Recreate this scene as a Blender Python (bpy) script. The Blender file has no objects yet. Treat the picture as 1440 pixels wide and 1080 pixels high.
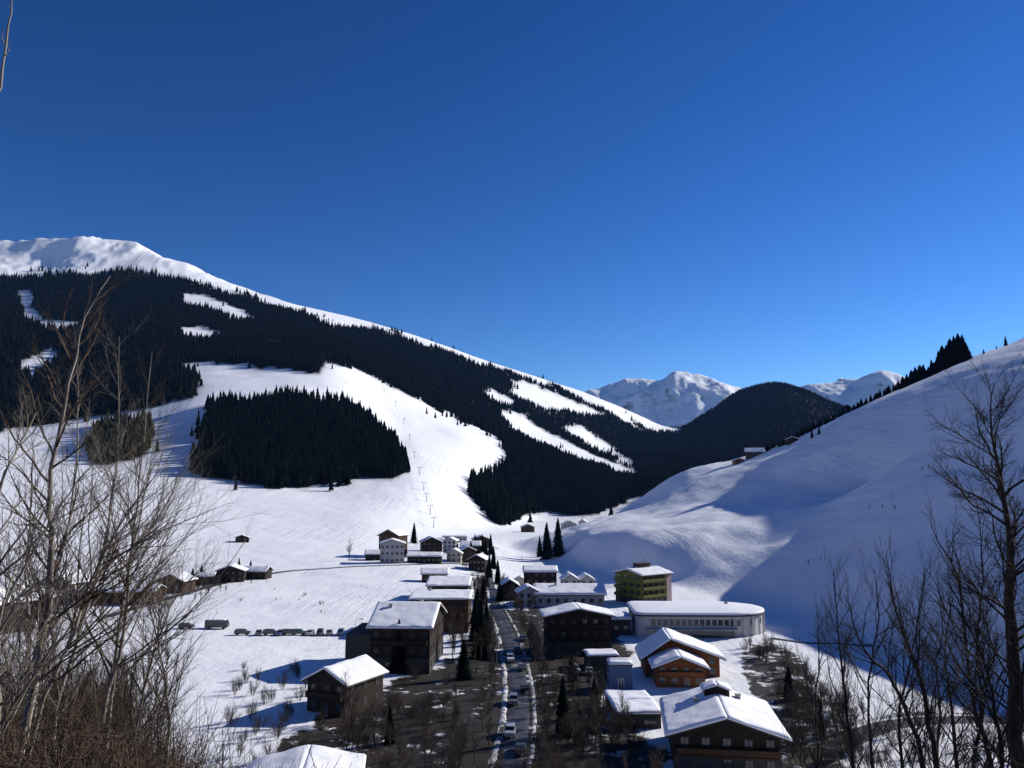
import bpy, bmesh, math, random
import numpy as np
from math import radians, sin, cos, tan, pi, atan2, hypot
from mathutils import Vector, Matrix

scene = bpy.context.scene
COL = scene.collection
random.seed(7)
rng = np.random.default_rng(11)

# ---------------------------------------------------------------- camera
F = 1130.0                      # focal length in pixels of a 1440 px wide frame
PITCH = math.atan(150.0 / F)    # horizon at y = 690
FLOOR = -42.0                   # valley floor relative to the eye
SUN_AZ, SUN_EL = radians(62), radians(25.5)
cp, sp = cos(PITCH), sin(PITCH)


def ray(px, py):
    x, y = (px - 720.0) / F, (540.0 - py) / F
    return (x, cp - y * sp, sp + y * cp)


def proj(x, y, z):
    """world -> pixel of the 1440x1080 frame (works on arrays)"""
    d = y * cp + z * sp
    u = -y * sp + z * cp
    return 720.0 + F * x / d, 540.0 - F * u / d


def azt(px, py):
    x, y, z = ray(px, py)
    h = hypot(x, y)
    return atan2(x, y), z / h


# ---------------------------------------------------------------- noise
def _hash(ix, iy, seed):
    n = (ix.astype(np.int64) * 374761393 + iy.astype(np.int64) * 668265263 + seed * 1442695041) & 0xFFFFFFFF
    n = ((n ^ (n >> 13)) * 1274126177) & 0xFFFFFFFF
    n = n ^ (n >> 16)
    return (n & 0xFFFFFF).astype(np.float64) / 0xFFFFFF


def vnoise(x, y, seed=0):
    x = np.asarray(x, float); y = np.asarray(y, float)
    ix, iy = np.floor(x), np.floor(y)
    fx, fy = x - ix, y - iy
    fx = fx * fx * fx * (fx * (fx * 6 - 15) + 10); fy = fy * fy * fy * (fy * (fy * 6 - 15) + 10)
    a = _hash(ix, iy, seed); b = _hash(ix + 1, iy, seed); c = _hash(ix, iy + 1, seed); d = _hash(ix + 1, iy + 1, seed)
    return (a + (b - a) * fx) * (1 - fy) + (c + (d - c) * fx) * fy - 0.5


def fbm(x, y, seed=0, oct=4):
    s, a = 0.0, 1.0
    for o in range(oct):
        s = s + a * vnoise(x, y, seed + o * 17)
        x, y, a = x * 2.03 + 13.7, y * 2.03 - 7.1, a * 0.5
    return s


def ridged(x, y, seed=0, oct=5):
    s, a = 0.0, 1.0
    for o in range(oct):
        s = s + a * (0.5 - 2 * np.abs(vnoise(x, y, seed + o * 31)))
        x, y, a = x * 2.1 + 3.3, y * 2.1 + 9.1, a * 0.5
    return s


def sstep(a, b, x):
    t = np.clip((np.asarray(x, float) - a) / (b - a), 0, 1)
    return t * t * (3 - 2 * t)


# ---------------------------------------------------------------- terrain
def curve(pts, zmode=False):
    """points (px, py, r) -> interpolators over azimuth; zmode: (px, z, r)"""
    A, R, Z = [], [], []
    for px, v, r in pts:
        if zmode:
            a, _ = azt(px, 690); z = v
        else:
            a, t = azt(px, v); z = r * t
        A.append(a); R.append(r); Z.append(z)
    A, R, Z = np.array(A), np.array(R, float), np.array(Z, float)

    def smooth(az, V):
        return pchip1(A, V, np.clip(az, A[0], A[-1]))
    return lambda az: (smooth(az, R), smooth(az, Z))


def pchip_slopes(X, Y):
    h = np.diff(X, axis=-1); d = np.diff(Y, axis=-1) / h
    m = np.zeros_like(Y)
    w1 = 2 * h[..., 1:] + h[..., :-1]; w2 = h[..., 1:] + 2 * h[..., :-1]
    ok = d[..., :-1] * d[..., 1:] > 0
    with np.errstate(divide='ignore', invalid='ignore'):
        hm = (w1 + w2) / (w1 / d[..., :-1] + w2 / d[..., 1:])
    m[..., 1:-1] = np.where(ok, hm, 0)
    m[..., 0] = d[..., 0]; m[..., -1] = d[..., -1]
    return m


def hermite(x, x0, x1, y0, y1, m0, m1):
    h = x1 - x0; t = np.clip((x - x0) / h, 0, 1)
    return ((1 + 2 * t) * (1 - t) ** 2 * y0 + t * (1 - t) ** 2 * h * m0
            + t * t * (3 - 2 * t) * y1 + t * t * (t - 1) * h * m1)


def pchip1(X, Y, x):
    m = pchip_slopes(X[None], Y[None])[0]
    i = np.clip(np.searchsorted(X, x, side='right') - 1, 0, len(X) - 2)
    return hermite(x, X[i], X[i + 1], Y[i], Y[i + 1], m[i], m[i + 1])


KN = [
    curve([(-900, -1.7, 1.5), (2400, -1.7, 1.5)], True),
    curve([(-900, -6.6, 26), (0, -6.6, 26), (130, -6.9, 26), (260, -8.2, 26), (380, -10.5, 26), (1440, -11, 26), (2400, -9, 26)], True),
    curve([(-900, -26, 70), (0, -27, 70), (260, -31, 70), (400, -34, 70), (1440, -34, 70), (2400, -22, 70)], True),
    curve([(-900, -41, 118), (0, -41, 118), (300, -42, 112), (1440, -42, 112), (2400, -36, 118)], True),
    curve([(-900, -41, 380), (0, -41.5, 400), (300, -42, 440), (480, -42, 480), (600, -42, 660), (700, -42, 820), (760, -42, 950), (850, -42, 1000), (2400, -42, 1000)], True),
    curve([(-900, 688, 850), (0, 688, 860), (300, 684, 910), (440, 683, 930), (570, 674, 980), (640, 692, 1020), (700, 718, 1100), (760, 725, 1250), (850, 715, 1400), (935, 685, 1700), (1000, 668, 2000), (1100, 650, 2200), (2400, 650, 2200)]),
    curve([(-900, 575, 1300), (0, 590, 1300), (150, 583, 1300), (300, 558, 1300), (400, 556, 1300), (480, 572, 1280), (570, 612, 1290), (640, 622, 1370), (715, 643, 1550), (780, 655, 1800), (850, 658, 2100), (935, 648, 2500), (1000, 632, 2700), (1100, 622, 2800), (2400, 622, 2800)]),
    curve([(-900, 480, 1800), (0, 490, 1800), (250, 510, 1650), (450, 503, 1680), (550, 545, 1750), (650, 588, 1950), (715, 603, 2200), (800, 615, 2600), (850, 625, 2800), (935, 628, 3100), (1000, 607, 3200), (1090, 583, 3300), (1180, 603, 3300), (2400, 610, 3300)]),
    curve([(-900, 395, 2700), (0, 390, 2700), (125, 385, 2700), (250, 404, 2600), (400, 440, 2560), (520, 470, 2660), (700, 524, 2930), (850, 575, 3350), (935, 608, 3700), (955, 608, 3750), (1000, 584, 3650), (1045, 556, 3600), (1090, 547, 3600), (1130, 556, 3600), (1180, 577, 3600), (2400, 590, 3600)]),
    curve([(-900, 372, 3100), (-100, 362, 3100), (-20, 350, 3100), (20, 350, 3100), (60, 345, 3100), (95, 340, 3080), (125, 339, 3050), (150, 342, 3020), (180, 350, 3000), (250, 379, 2900), (300, 400, 2850), (400, 428, 2800), (460, 440, 2850), (520, 455, 2900), (600, 480, 3000), (700, 515, 3150), (760, 533, 3300), (810, 548, 3450), (850, 563, 3550), (900, 585, 3800), (935, 600, 3900), (955, 604, 3950), (1000, 581, 3850), (1045, 552, 3800), (1090, 543, 3800), (1130, 552, 3800), (1180, 574, 3800), (1230, 585, 3800), (2400, 600, 3800)]),
    curve([(-900, 60, 5600), (2400, 60, 5600)], True),
    curve([(-900, 250, 7400), (2400, 250, 7400)], True),
    curve([(-900, 580, 9000), (700, 570, 9000), (790, 562, 9000), (840, 556, 9000), (868, 548, 9000), (885, 541, 9000), (905, 538, 9000), (925, 542, 9000), (950, 532, 9000), (975, 535, 9000), (1000, 541, 9000), (1020, 545, 9000), (1040, 550, 9000), (1070, 556, 9000), (1110, 556, 9000), (1150, 549, 9000), (1200, 535, 9000), (1240, 522, 9000), (1262, 527, 9000), (1290, 545, 9000), (1350, 560, 9000), (2400, 575, 9000)]),
    curve([(-900, -300, 13500), (2400, -300, 13500)], True),
]
# the right-hand valley wall: profiles over x at fixed depths y
HILL = [
    (-200, [(40, -80), (97, -48), (122, -34), (210, 14), (600, 165), (900, 240)]),
    (100, [(62, -66), (101, -45), (125, -33), (212, 16), (600, 170), (900, 240)]),
    (320, [(50, -62), (86, -44), (106, -34), (215, 30), (340, 92), (600, 182), (900, 250)]),
    (388, [(44, -62), (70, -46), (86, -35), (118, -27), (150, -12), (180, 8), (215, 30), (290, 74), (400, 118), (600, 186), (900, 250)]),
    (450, [(40, -64), (60, -46), (78, -29), (140, -15), (175, -7), (212, 2), (238, 23), (287, 60), (400, 116), (600, 190), (900, 260)]),
    (600, [(10, -64), (40, -45), (60, -29), (120, -15), (190, 6), (225, 30), (250, 47), (308, 78), (382, 109), (500, 160), (700, 225), (900, 280)]),
    (760, [(-25, -64), (8, -47), (30, -40), (60, -32), (121, -13), (161, 5), (229, 30), (323, 75), (390, 105), (484, 139), (620, 175), (900, 230)]),
    (840, [(20, -64), (60, -46), (82, -36), (134, -7), (178, 19), (253, 39), (305, 59), (357, 85), (431, 119), (490, 141), (535, 156), (654, 178), (900, 205)]),
    (1100, [(60, -120), (134, -90), (253, -50), (357, -10), (490, 40), (654, 70), (900, 90)]),
    (1600, [(60, -250), (900, -150)]),
]


def hill_h(x, y):
    x = np.asarray(x, float); y = np.asarray(y, float)
    st = []
    for yy, pts in HILL:
        X = np.array([p[0] for p in pts], float); Z = np.array([p[1] for p in pts], float)
        v = pchip1(X, Z, np.clip(x, X[0], X[-1]))
        v = np.where(x < X[0], Z[0] - (X[0] - x) * 0.6, v)
        st.append(v)
    ys = np.array([h[0] for h in HILL], float)
    S = np.stack(st, -1)
    m = pchip_slopes(np.broadcast_to(ys, S.shape), S)
    yc = np.clip(y, ys[0], ys[-1] - 1e-6)
    i = np.clip(np.searchsorted(ys, yc, side='right') - 1, 0, len(ys) - 2)
    g = lambda A, j: np.take_along_axis(A, j[..., None], -1)[..., 0]
    return hermite(yc, ys[i], ys[i + 1], g(S, i), g(S, i + 1), g(m, i), g(m, i + 1))


def smax(a, b, k):
    h = np.clip(0.5 + 0.5 * (a - b) / k, 0, 1)
    return b * (1 - h) + a * h + k * h * (1 - h)


def height(az, r):
    """terrain height (eye = 0) on arrays of azimuth and distance of equal shape"""
    az = np.asarray(az, float); r = np.asarray(r, float)
    shp = az.shape; az = az.ravel(); r = r.ravel()
    ua, inv = np.unique(az, return_inverse=True)
    RR, ZZ = [], []
    for c in KN:
        a, b = c(ua); RR.append(a); ZZ.append(b)
    RR = np.stack(RR, -1); ZZ = np.stack(ZZ, -1)
    m = pchip_slopes(RR, ZZ)
    R_, Z_, M_ = RR[inv], ZZ[inv], m[inv]
    rc = np.clip(r, 1.5, 13400)
    i = np.clip((R_ <= rc[:, None]).sum(1) - 1, 0, len(KN) - 2)
    k = np.arange(len(r))
    z = hermite(rc, R_[k, i], R_[k, i + 1], Z_[k, i], Z_[k, i + 1], M_[k, i], M_[k, i + 1])
    x, y = r * np.sin(az), r * np.cos(az)
    # hollow added at the foot of the wall so shadow fills it
    z = z - 9 * np.exp(-((x - 18) / 42) ** 2) * sstep(345, 410, y) * (1 - sstep(700, 850, y))
    # relief
    w = sstep(500, 1500, r) * (1 - sstep(4500, 6000, r))
    lee = 1 - 0.75 * np.exp(-((r - R_[:, 9]) / 260) ** 2)
    z = z + w * lee * (24 * fbm(x / 420, y / 420, 3, 4) + 0)
    w2 = sstep(2450, 2900, r) * (1 - sstep(4200, 4600, r)) * (1 - sstep(-0.35, -0.22, az))
    z = z + w2 * 36 * ridged(x / 300, y / 300, 41, 4)
    wf = sstep(6000, 8000, r) * (1 - sstep(11000, 12500, r))
    z = z + wf * 130 * (ridged(x / 900, y / 900, 5, 6) - 0.1)
    wn = sstep(120, 200, r) * (1 - sstep(1000, 1600, r))
    z = z + wn * 0.9 * fbm(x / 38, y / 38, 9, 3)
    z = z + (1 - sstep(90, 130, r)) * 0.8 * fbm(x / 6, y / 6, 19, 3)
    hl = hill_h(x, y) + 3.4 * fbm(x / 60, y / 150, 23, 4) + 0.5 * fbm(x / 14, y / 22, 83, 3) * sstep(-30, 40, hill_h(x, y)) + 1.0 * fbm(x / 30, y / 30, 29, 3)
    hl = hl - 400 * sstep(1400, 2200, r)
    zz = smax(z, hl, 5.0)
    return zz.reshape(shp), (hl > z).reshape(shp)


# polar grid, finest where the view is
azs = np.concatenate([np.radians(np.arange(-180, -48, 4.0)), np.radians(np.arange(-48, -35, 0.8)), np.radians(np.arange(-35, 35, 0.1)),
                      np.radians(np.arange(35, 80, 0.8)), np.radians(np.arange(80, 180.1, 4.0))])
rs = [1.5]
while rs[-1] < 13400:
    r_ = rs[-1]
    g = 0.035 if r_ < 100 else 0.013 if r_ < 1000 else 0.011 if r_ < 4200 else 0.03 if r_ < 7600 else 0.0045 if r_ < 9400 else 0.05
    rs.append(r_ * (1 + g))
rs = np.array(rs)
AZ, RG = np.meshgrid(azs, rs, indexing='ij')
ZG, HG = height(AZ, RG)
# behind the eye the hillside simply climbs on
back = sstep(1.3, 2.2, np.abs(AZ))
ZG = ZG * (1 - back) + back * np.minimum(-1.7 + RG * 0.22, 300)
XG, YG = RG * np.sin(AZ), RG * np.cos(AZ)
NA, NR = AZ.shape
TG = ZG / RG
HOR = np.maximum.accumulate(TG, axis=1)     # running sky line of every column


def bil(A, az, r):
    fi = np.interp(az, azs, np.arange(NA)); fj = np.interp(r, rs, np.arange(NR))
    i = np.clip(fi.astype(int), 0, NA - 2); j = np.clip(fj.astype(int), 0, NR - 2)
    u, v = fi - i, fj - j
    return A[i, j] * (1 - u) * (1 - v) + A[i + 1, j] * u * (1 - v) + A[i, j + 1] * (1 - u) * v + A[i + 1, j + 1] * u * v


def zat(x, y):
    """ground height under x, y"""
    return float(bil(ZG, np.array([atan2(x, y)]), np.array([hypot(x, y)]))[0])


def zat_v(x, y):
    return bil(ZG, np.arctan2(x, y), np.hypot(x, y))


def gp(px, py, rmin=20):
    """first ground point seen through a pixel of the photograph"""
    a, t = azt(px, py)
    rr = np.geomspace(rmin, 12000, 5000)
    h = bil(ZG, np.full_like(rr, a), rr)
    k = np.argmax(h >= rr * t)
    r = rr[k]
    return Vector((r * sin(a), r * cos(a), float(h[k])))


def gr(px, r):
    """ground point in the direction of a pixel column at a given distance"""
    a, _ = azt(px, 760)
    x, y = r * sin(a), r * cos(a)
    return Vector((x, y, zat(x, y)))


def inpoly(px, py, poly):
    c = np.zeros(px.shape, bool)
    n = len(poly)
    for k in range(n):
        x0, y0 = poly[k]; x1, y1 = poly[(k + 1) % n]
        if y0 == y1:
            continue
        hit = ((y0 > py) != (y1 > py)) & (px < (x1 - x0) * (py - y0) / (y1 - y0) + x0)
        c ^= hit
    return c


# ---------------------------------------------------------------- forest map
F1 = [(-500, 396), (0, 390), (125, 384), (180, 382), (240, 389), (285, 404), (400, 436), (440, 452), (470, 464), (530, 465), (560, 473), (600, 488), (700, 522), (760, 541), (805, 554),
      (850, 579), (905, 606), (930, 610), (955, 612), (975, 640), (930, 668), (900, 684), (880, 668), (715, 650), (712, 640), (700, 615), (650, 590), (610, 570), (560, 545), (500, 517), (456, 505),
      (447, 525), (400, 517), (290, 510), (248, 513), (284, 541), (268, 560), (200, 577), (100, 592), (0, 610), (-500, 640)]
GAPS = [
    [(258, 414), (290, 414), (335, 432), (362, 449), (340, 451), (300, 438), (260, 429)],
    [(250, 462), (285, 457), (312, 470), (295, 479), (255, 475)],
    [(25, 408), (45, 408), (45, 430), (62, 448), (115, 455), (100, 464), (60, 462), (35, 452), (28, 435)],
    [(25, 512), (50, 497), (72, 488), (78, 507), (52, 522), (40, 537), (25, 519)],
    [(715, 532), (750, 541), (790, 556), (853, 584), (830, 586), (800, 581), (770, 578), (735, 562), (720, 550)],
    [(683, 545), (715, 560), (722, 572), (700, 567), (683, 557)],
    [(705, 576), (745, 583), (760, 602), (800, 622), (840, 642), (875, 654), (907, 670), (885, 676), (860, 664), (820, 650), (780, 636), (740, 619), (713, 602)],
    [(795, 597), (815, 600), (850, 621), (890, 648), (907, 664), (880, 654), (840, 634), (800, 615)],
    [(372, 478), (410, 486), (405, 490), (376, 484)],
    [(120, 428), (134, 430), (130, 436)],
]
F2 = [(292, 575), (325, 568), (345, 572), (385, 560), (410, 563), (450, 573), (480, 576), (500, 584), (525, 597), (550, 618), (565, 638), (573, 664),
      (540, 672), (480, 676), (430, 684), (380, 684), (330, 672), (285, 668), (262, 662), (272, 640), (288, 610)]
F2B = [(132, 602), (150, 598), (212, 594), (215, 622), (195, 640), (150, 655), (124, 651)]
F3 = [(664, 684), (690, 668), (715, 650), (760, 640), (800, 652), (830, 657), (870, 672), (890, 676), (905, 672), (935, 660), (975, 640), (960, 690), (930, 690), (880, 700), (862, 716), (820, 724), (780, 723), (745, 722), (712, 738), (692, 733), (674, 708)]
F4 = [(955, 600), (1000, 578), (1045, 545), (1075, 530), (1090, 530), (1130, 545), (1180, 570), (1240, 575), (1300, 610), (1300, 700), (900, 740), (905, 700), (975, 640)]
RNG = {'F1': (1100, 4200), 'F2': (700, 1900), 'F2B': (700, 1900), 'F3': (850, 3400), 'F4': (1400, 4300)}
POLY = {'F1': F1, 'F2': F2, 'F2B': F2B, 'F3': F3, 'F4': F4}


def forest_mask(x, y, z, r, names=('F1', 'F2', 'F2B', 'F3', 'F4'), jit=1.0):
    px, py = proj(x, y, z)
    # ragged margins: shift the test point by a little noise
    jx = jit * (11 * fbm(x / 60, y / 60, 51, 3) + 9 * vnoise(x / 13, y / 13, 151)); jy = jit * (6 * fbm(x / 60, y / 60, 77, 3) + 4 * vnoise(x / 13, y / 13, 177))
    m = np.zeros(px.shape, bool)
    for n in names:
        lo, hi = RNG[n]
        q = inpoly(px + jx, py + jy, POLY[n]) & (r > lo) & (r < hi)
        if n == 'F1':
            for g in GAPS:
                q &= ~inpoly(px + jx * 0.8, py + jy * 0.5, g)
        m |= q
    return m


PXG, PYG = proj(XG, YG, np.where(np.abs(AZ) < 1.2, ZG, 0))
infront = np.abs(AZ) < 1.0
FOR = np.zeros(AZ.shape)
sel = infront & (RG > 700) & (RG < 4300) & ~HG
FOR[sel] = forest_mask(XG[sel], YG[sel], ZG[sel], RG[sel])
# bare, trodden, brush-covered hillside and village; the village dark also paints in tree shade
BARE_SHADE = np.zeros(AZ.shape)
BARE_SHADE += (1 - sstep(85, 112, RG)) * (0.9 - 0.2 * sstep(0.35, 0.45, AZ))
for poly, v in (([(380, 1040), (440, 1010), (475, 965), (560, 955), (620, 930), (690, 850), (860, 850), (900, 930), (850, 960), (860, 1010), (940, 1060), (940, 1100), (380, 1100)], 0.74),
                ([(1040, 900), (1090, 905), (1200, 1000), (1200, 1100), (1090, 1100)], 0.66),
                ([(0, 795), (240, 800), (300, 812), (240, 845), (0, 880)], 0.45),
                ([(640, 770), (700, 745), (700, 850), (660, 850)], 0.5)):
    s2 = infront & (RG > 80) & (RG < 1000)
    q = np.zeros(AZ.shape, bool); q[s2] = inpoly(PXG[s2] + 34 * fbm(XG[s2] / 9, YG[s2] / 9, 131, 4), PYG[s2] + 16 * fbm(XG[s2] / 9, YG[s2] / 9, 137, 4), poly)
    BARE_SHADE = np.maximum(BARE_SHADE, q * v)
ROCK = sstep(7000, 7600, RG) * 1.0 + sstep(2650, 2850, RG) * (1 - sstep(4000, 4500, RG)) * 0.35


def blur(A, n=1):
    for _ in range(n):
        B = A.copy(); B[1:-1] = (A[:-2] + 2 * A[1:-1] + A[2:]) / 4
        A = B; B = A.copy(); B[:, 1:-1] = (A[:, :-2] + 2 * A[:, 1:-1] + A[:, 2:]) / 4
        A = B
    return A


BARE_SHADE = blur(BARE_SHADE, 5); FOR = blur(FOR, 1)


# ---------------------------------------------------------------- materials
class NT:
    def __init__(self, name):
        self.m = bpy.data.materials.new(name); self.m.use_nodes = True
        self.t = self.m.node_tree; self.b = self.t.nodes['Principled BSDF']

    def n(self, typ, **kw):
        nd = self.t.nodes.new(typ)
        for k, v in kw.items():
            if k in nd.inputs:
                nd.inputs[k].default_value = v
            else:
                setattr(nd, k, v)
        return nd

    def l(self, a, b):
        self.t.links.new(a, b)

    def noise(self, scale, detail=4, coord='Object', rough=0.55, stretch=None):
        tc = self.n('ShaderNodeTexCoord'); src = tc.outputs[coord]
        if stretch:
            mp = self.n('ShaderNodeMapping'); mp.inputs['Scale'].default_value = stretch
            self.l(src, mp.inputs['Vector']); src = mp.outputs[0]
        nz = self.n('ShaderNodeTexNoise', Scale=scale, Detail=detail, Roughness=rough)
        self.l(src, nz.inputs['Vector'])
        return nz.outputs['Fac']

    def ramp(self, fac, *stops):
        r = self.n('ShaderNodeValToRGB'); e = r.color_ramp.elements
        while len(e) < len(stops):
            e.new(0.5)
        for el, (p, c) in zip(e, stops):
            el.position = p; el.color = (c, c, c, 1) if isinstance(c, (int, float)) else (*c, 1)
        self.l(fac, r.inputs[0])
        return r.outputs[0]

    def mix(self, fac, a, b):
        mx = self.n('ShaderNodeMix', data_type='RGBA')
        if isinstance(fac, (int, float)):
            mx.inputs[0].default_value = fac
        else:
            self.l(fac, mx.inputs[0])
        for s, v in ((6, a), (7, b)):
            if isinstance(v, tuple):
                mx.inputs[s].default_value = (*v, 1)
            else:
                self.l(v, mx.inputs[s])
        return mx.outputs[2]

    def math(self, op, a, b=0.0, clamp=False):
        nd = self.n('ShaderNodeMath', operation=op, use_clamp=clamp)
        for s, v in ((0, a), (1, b)):
            if isinstance(v, (int, float)):
                nd.inputs[s].default_value = v
            else:
                self.l(v, nd.inputs[s])
        return nd.outputs[0]

    def attr(self, name):
        return self.n('ShaderNodeAttribute', attribute_name=name).outputs['Fac']

    def bump(self, h, strength=0.3, dist=0.1):
        bp = self.n('ShaderNodeBump', Strength=strength, Distance=dist)
        self.l(h, bp.inputs['Height']); self.l(bp.outputs[0], self.b.inputs['Normal'])

    def color(self, c, rough=0.8, spec=0.3):
        if isinstance(c, tuple):
            self.b.inputs['Base Color'].default_value = (*c, 1)
        else:
            self.l(c, self.b.inputs['Base Color'])
        self.b.inputs['Roughness'].default_value = rough
        self.b.inputs['Specular IOR Level'].default_value = spec
        return self.m


def snow_ground():
    t = NT('snow_ground')
    snow = t.mix(t.noise(0.02, 5), (0.86, 0.875, 0.9), (0.8, 0.81, 0.84))
    # groomed and skied lanes, wind crust
    fine = t.ramp(t.noise(0.35, 6, rough=0.7), (0.3, 0.0), (0.7, 1.0))
    snow = t.mix(t.math('MULTIPLY', fine, 0.3), snow, (0.72, 0.735, 0.77))
    # ski tracks and groomed lanes running with the slope
    tr = t.ramp(t.noise(1.0, 5, stretch=(0.16, 0.009, 0.0), rough=0.7), (0.42, 0.0), (0.66, 1.0))
    tk = t.math('MULTIPLY', tr, t.ramp(t.noise(0.006, 4), (0.42, 0.0), (0.6, 1.0)))
    snow = t.mix(t.math('MULTIPLY', tk, 0.38), snow, (0.66, 0.68, 0.73))
    # forest floor: needles, brush and trunks under the canopy
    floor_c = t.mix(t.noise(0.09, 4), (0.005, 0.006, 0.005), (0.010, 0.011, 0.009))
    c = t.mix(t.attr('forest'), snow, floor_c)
    # dead grass, soil and painted-in garden shade, with snow left in patches
    soil_shade = t.mix(t.noise(0.8, 5), (0.014, 0.011, 0.009), (0.042, 0.033, 0.025))
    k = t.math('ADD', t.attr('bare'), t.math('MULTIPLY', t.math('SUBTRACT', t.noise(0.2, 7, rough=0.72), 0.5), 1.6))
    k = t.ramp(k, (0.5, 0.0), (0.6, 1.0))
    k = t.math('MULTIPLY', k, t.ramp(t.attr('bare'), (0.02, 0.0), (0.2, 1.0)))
    c = t.mix(k, c, soil_shade)
    # rock on steep faces
    geo = t.n('ShaderNodeNewGeometry'); sx = t.n('ShaderNodeSeparateXYZ'); t.l(geo.outputs['Normal'], sx.inputs[0])
    steep = t.math('ADD', t.math('SUBTRACT', 1.0, sx.outputs[2]), t.math('MULTIPLY', t.math('SUBTRACT', t.noise(0.006, 6, rough=0.7), 0.5), 0.9))
    rk = t.math('MULTIPLY', t.ramp(steep, (0.3, 0.0), (0.5, 1.0)), t.attr('rock'))
    c = t.mix(rk, c, (0.11, 0.11, 0.125))
    t.bump(t.math('SUBTRACT', t.math('ADD', t.noise(0.5, 6), t.math('MULTIPLY', t.noise(0.06, 5), 3.0)), t.math('MULTIPLY', tk, 1.2)), 0.45, 0.5)
    t.color(c, 0.75, 0.2)
    return t.m


def tex_mat(name, c1, c2, scale=2.0, rough=0.8, stretch=None, bump=0.0, spec=0.3, coord='Object', detail=5):
    t = NT(name)
    f = t.ramp(t.noise(scale, detail, coord, stretch=stretch), (0.3, 0.0), (0.7, 1.0))
    t.color(t.mix(f, c1, c2), rough, spec)
    if bump:
        t.bump(t.noise(scale * 2, 5, coord, stretch=stretch), bump, 0.05)
    return t.m


M = {}
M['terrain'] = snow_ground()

# ---------------------------------------------------------------- tagging
def tag(o, label=None, cat=None, group=None, kind=None):
    if label: o['label'] = label
    if cat: o['category'] = cat
    if group: o['group'] = group
    if kind: o['kind'] = kind
    return o


def mesh_from(name, V, faces=None, mat=None, parent=None, smooth=False, quads=None, tris=None):
    """fast mesh from numpy arrays of vertices and equal-size faces"""
    me = bpy.data.meshes.new(name)
    if faces is not None:
        me.from_pydata([tuple(v) for v in V], [], faces)
    else:
        arrs = [a for a in (tris, quads) if a is not None and len(a)]
        me.vertices.add(len(V)); me.vertices.foreach_set('co', np.asarray(V, np.float32).ravel())
        loops = np.concatenate([a.ravel() for a in arrs]).astype(np.int32)
        tot = np.concatenate([np.full(len(a), a.shape[1], np.int32) for a in arrs])
        me.loops.add(len(loops)); me.loops.foreach_set('vertex_index', loops)
        me.polygons.add(len(tot))
        me.polygons.foreach_set('loop_start', np.concatenate([[0], np.cumsum(tot)[:-1]]).astype(np.int32))
        me.polygons.foreach_set('loop_total', tot)
        me.update(calc_edges=True)
    if smooth:
        me.polygons.foreach_set('use_smooth', np.ones(len(me.polygons), bool))
    for m in (mat if isinstance(mat, list) else [mat]):
        if m: me.materials.append(m)
    o = bpy.data.objects.new(name, me); COL.objects.link(o)
    if parent: o.parent = parent
    return o


# terrain pieces share vertices' normals, so the joins do not show
P3 = np.stack([XG, YG, ZG], -1)
da = np.zeros_like(P3); dr = np.zeros_like(P3)
da[1:-1] = P3[2:] - P3[:-2]; da[0] = P3[1] - P3[0]; da[-1] = P3[-1] - P3[-2]
dr[:, 1:-1] = P3[:, 2:] - P3[:, :-2]; dr[:, 0] = P3[:, 1] - P3[:, 0]; dr[:, -1] = P3[:, -1] - P3[:, -2]
NRM = np.cross(da, dr); NRM /= np.linalg.norm(NRM, axis=-1, keepdims=True) + 1e-9
NRM *= np.where(NRM[..., 2:] < 0, -1, 1)
idx = np.arange(NA * NR).reshape(NA, NR)
Q = np.stack([idx[:-1, :-1], idx[1:, :-1], idx[1:, 1:], idx[:-1, 1:]], -1)
fr = RG[:-1, :-1]; fa = AZ[:-1, :-1]
base_r = KN[4](azs)[0][:-1, None]
a955 = azt(955, 690)[0]
is_hill = HG[:-1, :-1] & (fr < 2200)
is_near = (fr < base_r) & ~is_hill
is_far = (fr > 5200) & ~is_near & ~is_hill
is_left = (fa < a955) & ~is_near & ~is_hill & ~is_far
is_peak = ~(is_hill | is_near | is_far | is_left)
for nm, msk in (('ground', is_near), ('mountain', is_left), ('hill', is_hill), ('forested_mountain', is_peak), ('snowy_mountains', is_far)):
    q = Q[msk].reshape(-1, 4)
    u, inv = np.unique(q, return_inverse=True)
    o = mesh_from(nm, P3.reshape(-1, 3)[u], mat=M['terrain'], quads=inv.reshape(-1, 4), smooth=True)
    for an, arr in (('forest', FOR), ('bare', BARE_SHADE), ('rock', ROCK)):
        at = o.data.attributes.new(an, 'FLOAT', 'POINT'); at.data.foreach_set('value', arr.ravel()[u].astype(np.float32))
    o.data.normals_split_custom_set_from_vertices([tuple(v) for v in NRM.reshape(-1, 3)[u]])
    tag(o, kind='structure')

# ---------------------------------------------------------------- forests
def fir_template(tiers, sides, seed):
    """unit-height conifer: stacked ragged skirts, apex at z=1"""
    rn = np.random.default_rng(seed)
    V, T = [], []
    for k in range(tiers):
        z0 = 0.06 + 0.86 * k / tiers; z1 = min(1.0, z0 + 1.75 * 0.9 / tiers) if k < tiers - 1 else 1.0
        rad = 0.19 * (1 - (k / tiers)) ** 0.85 + 0.012
        b = len(V); ph = rn.uniform(0, 6.28)
        for s in range(sides):
            a = ph + 2 * pi * s / sides; f = rn.uniform(0.6, 1.12) if s % 2 == 0 else rn.uniform(0.85, 1.2)
            V.append((rad * f * cos(a), rad * f * sin(a), z0 - 0.05 * rn.uniform(0, 1) * (s % 2)))
        V.append((0, 0, z1))
        for s in range(sides):
            T.append((b + s, b + (s + 1) % sides, b + sides))
    return np.array(V), np.array(T)


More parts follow.
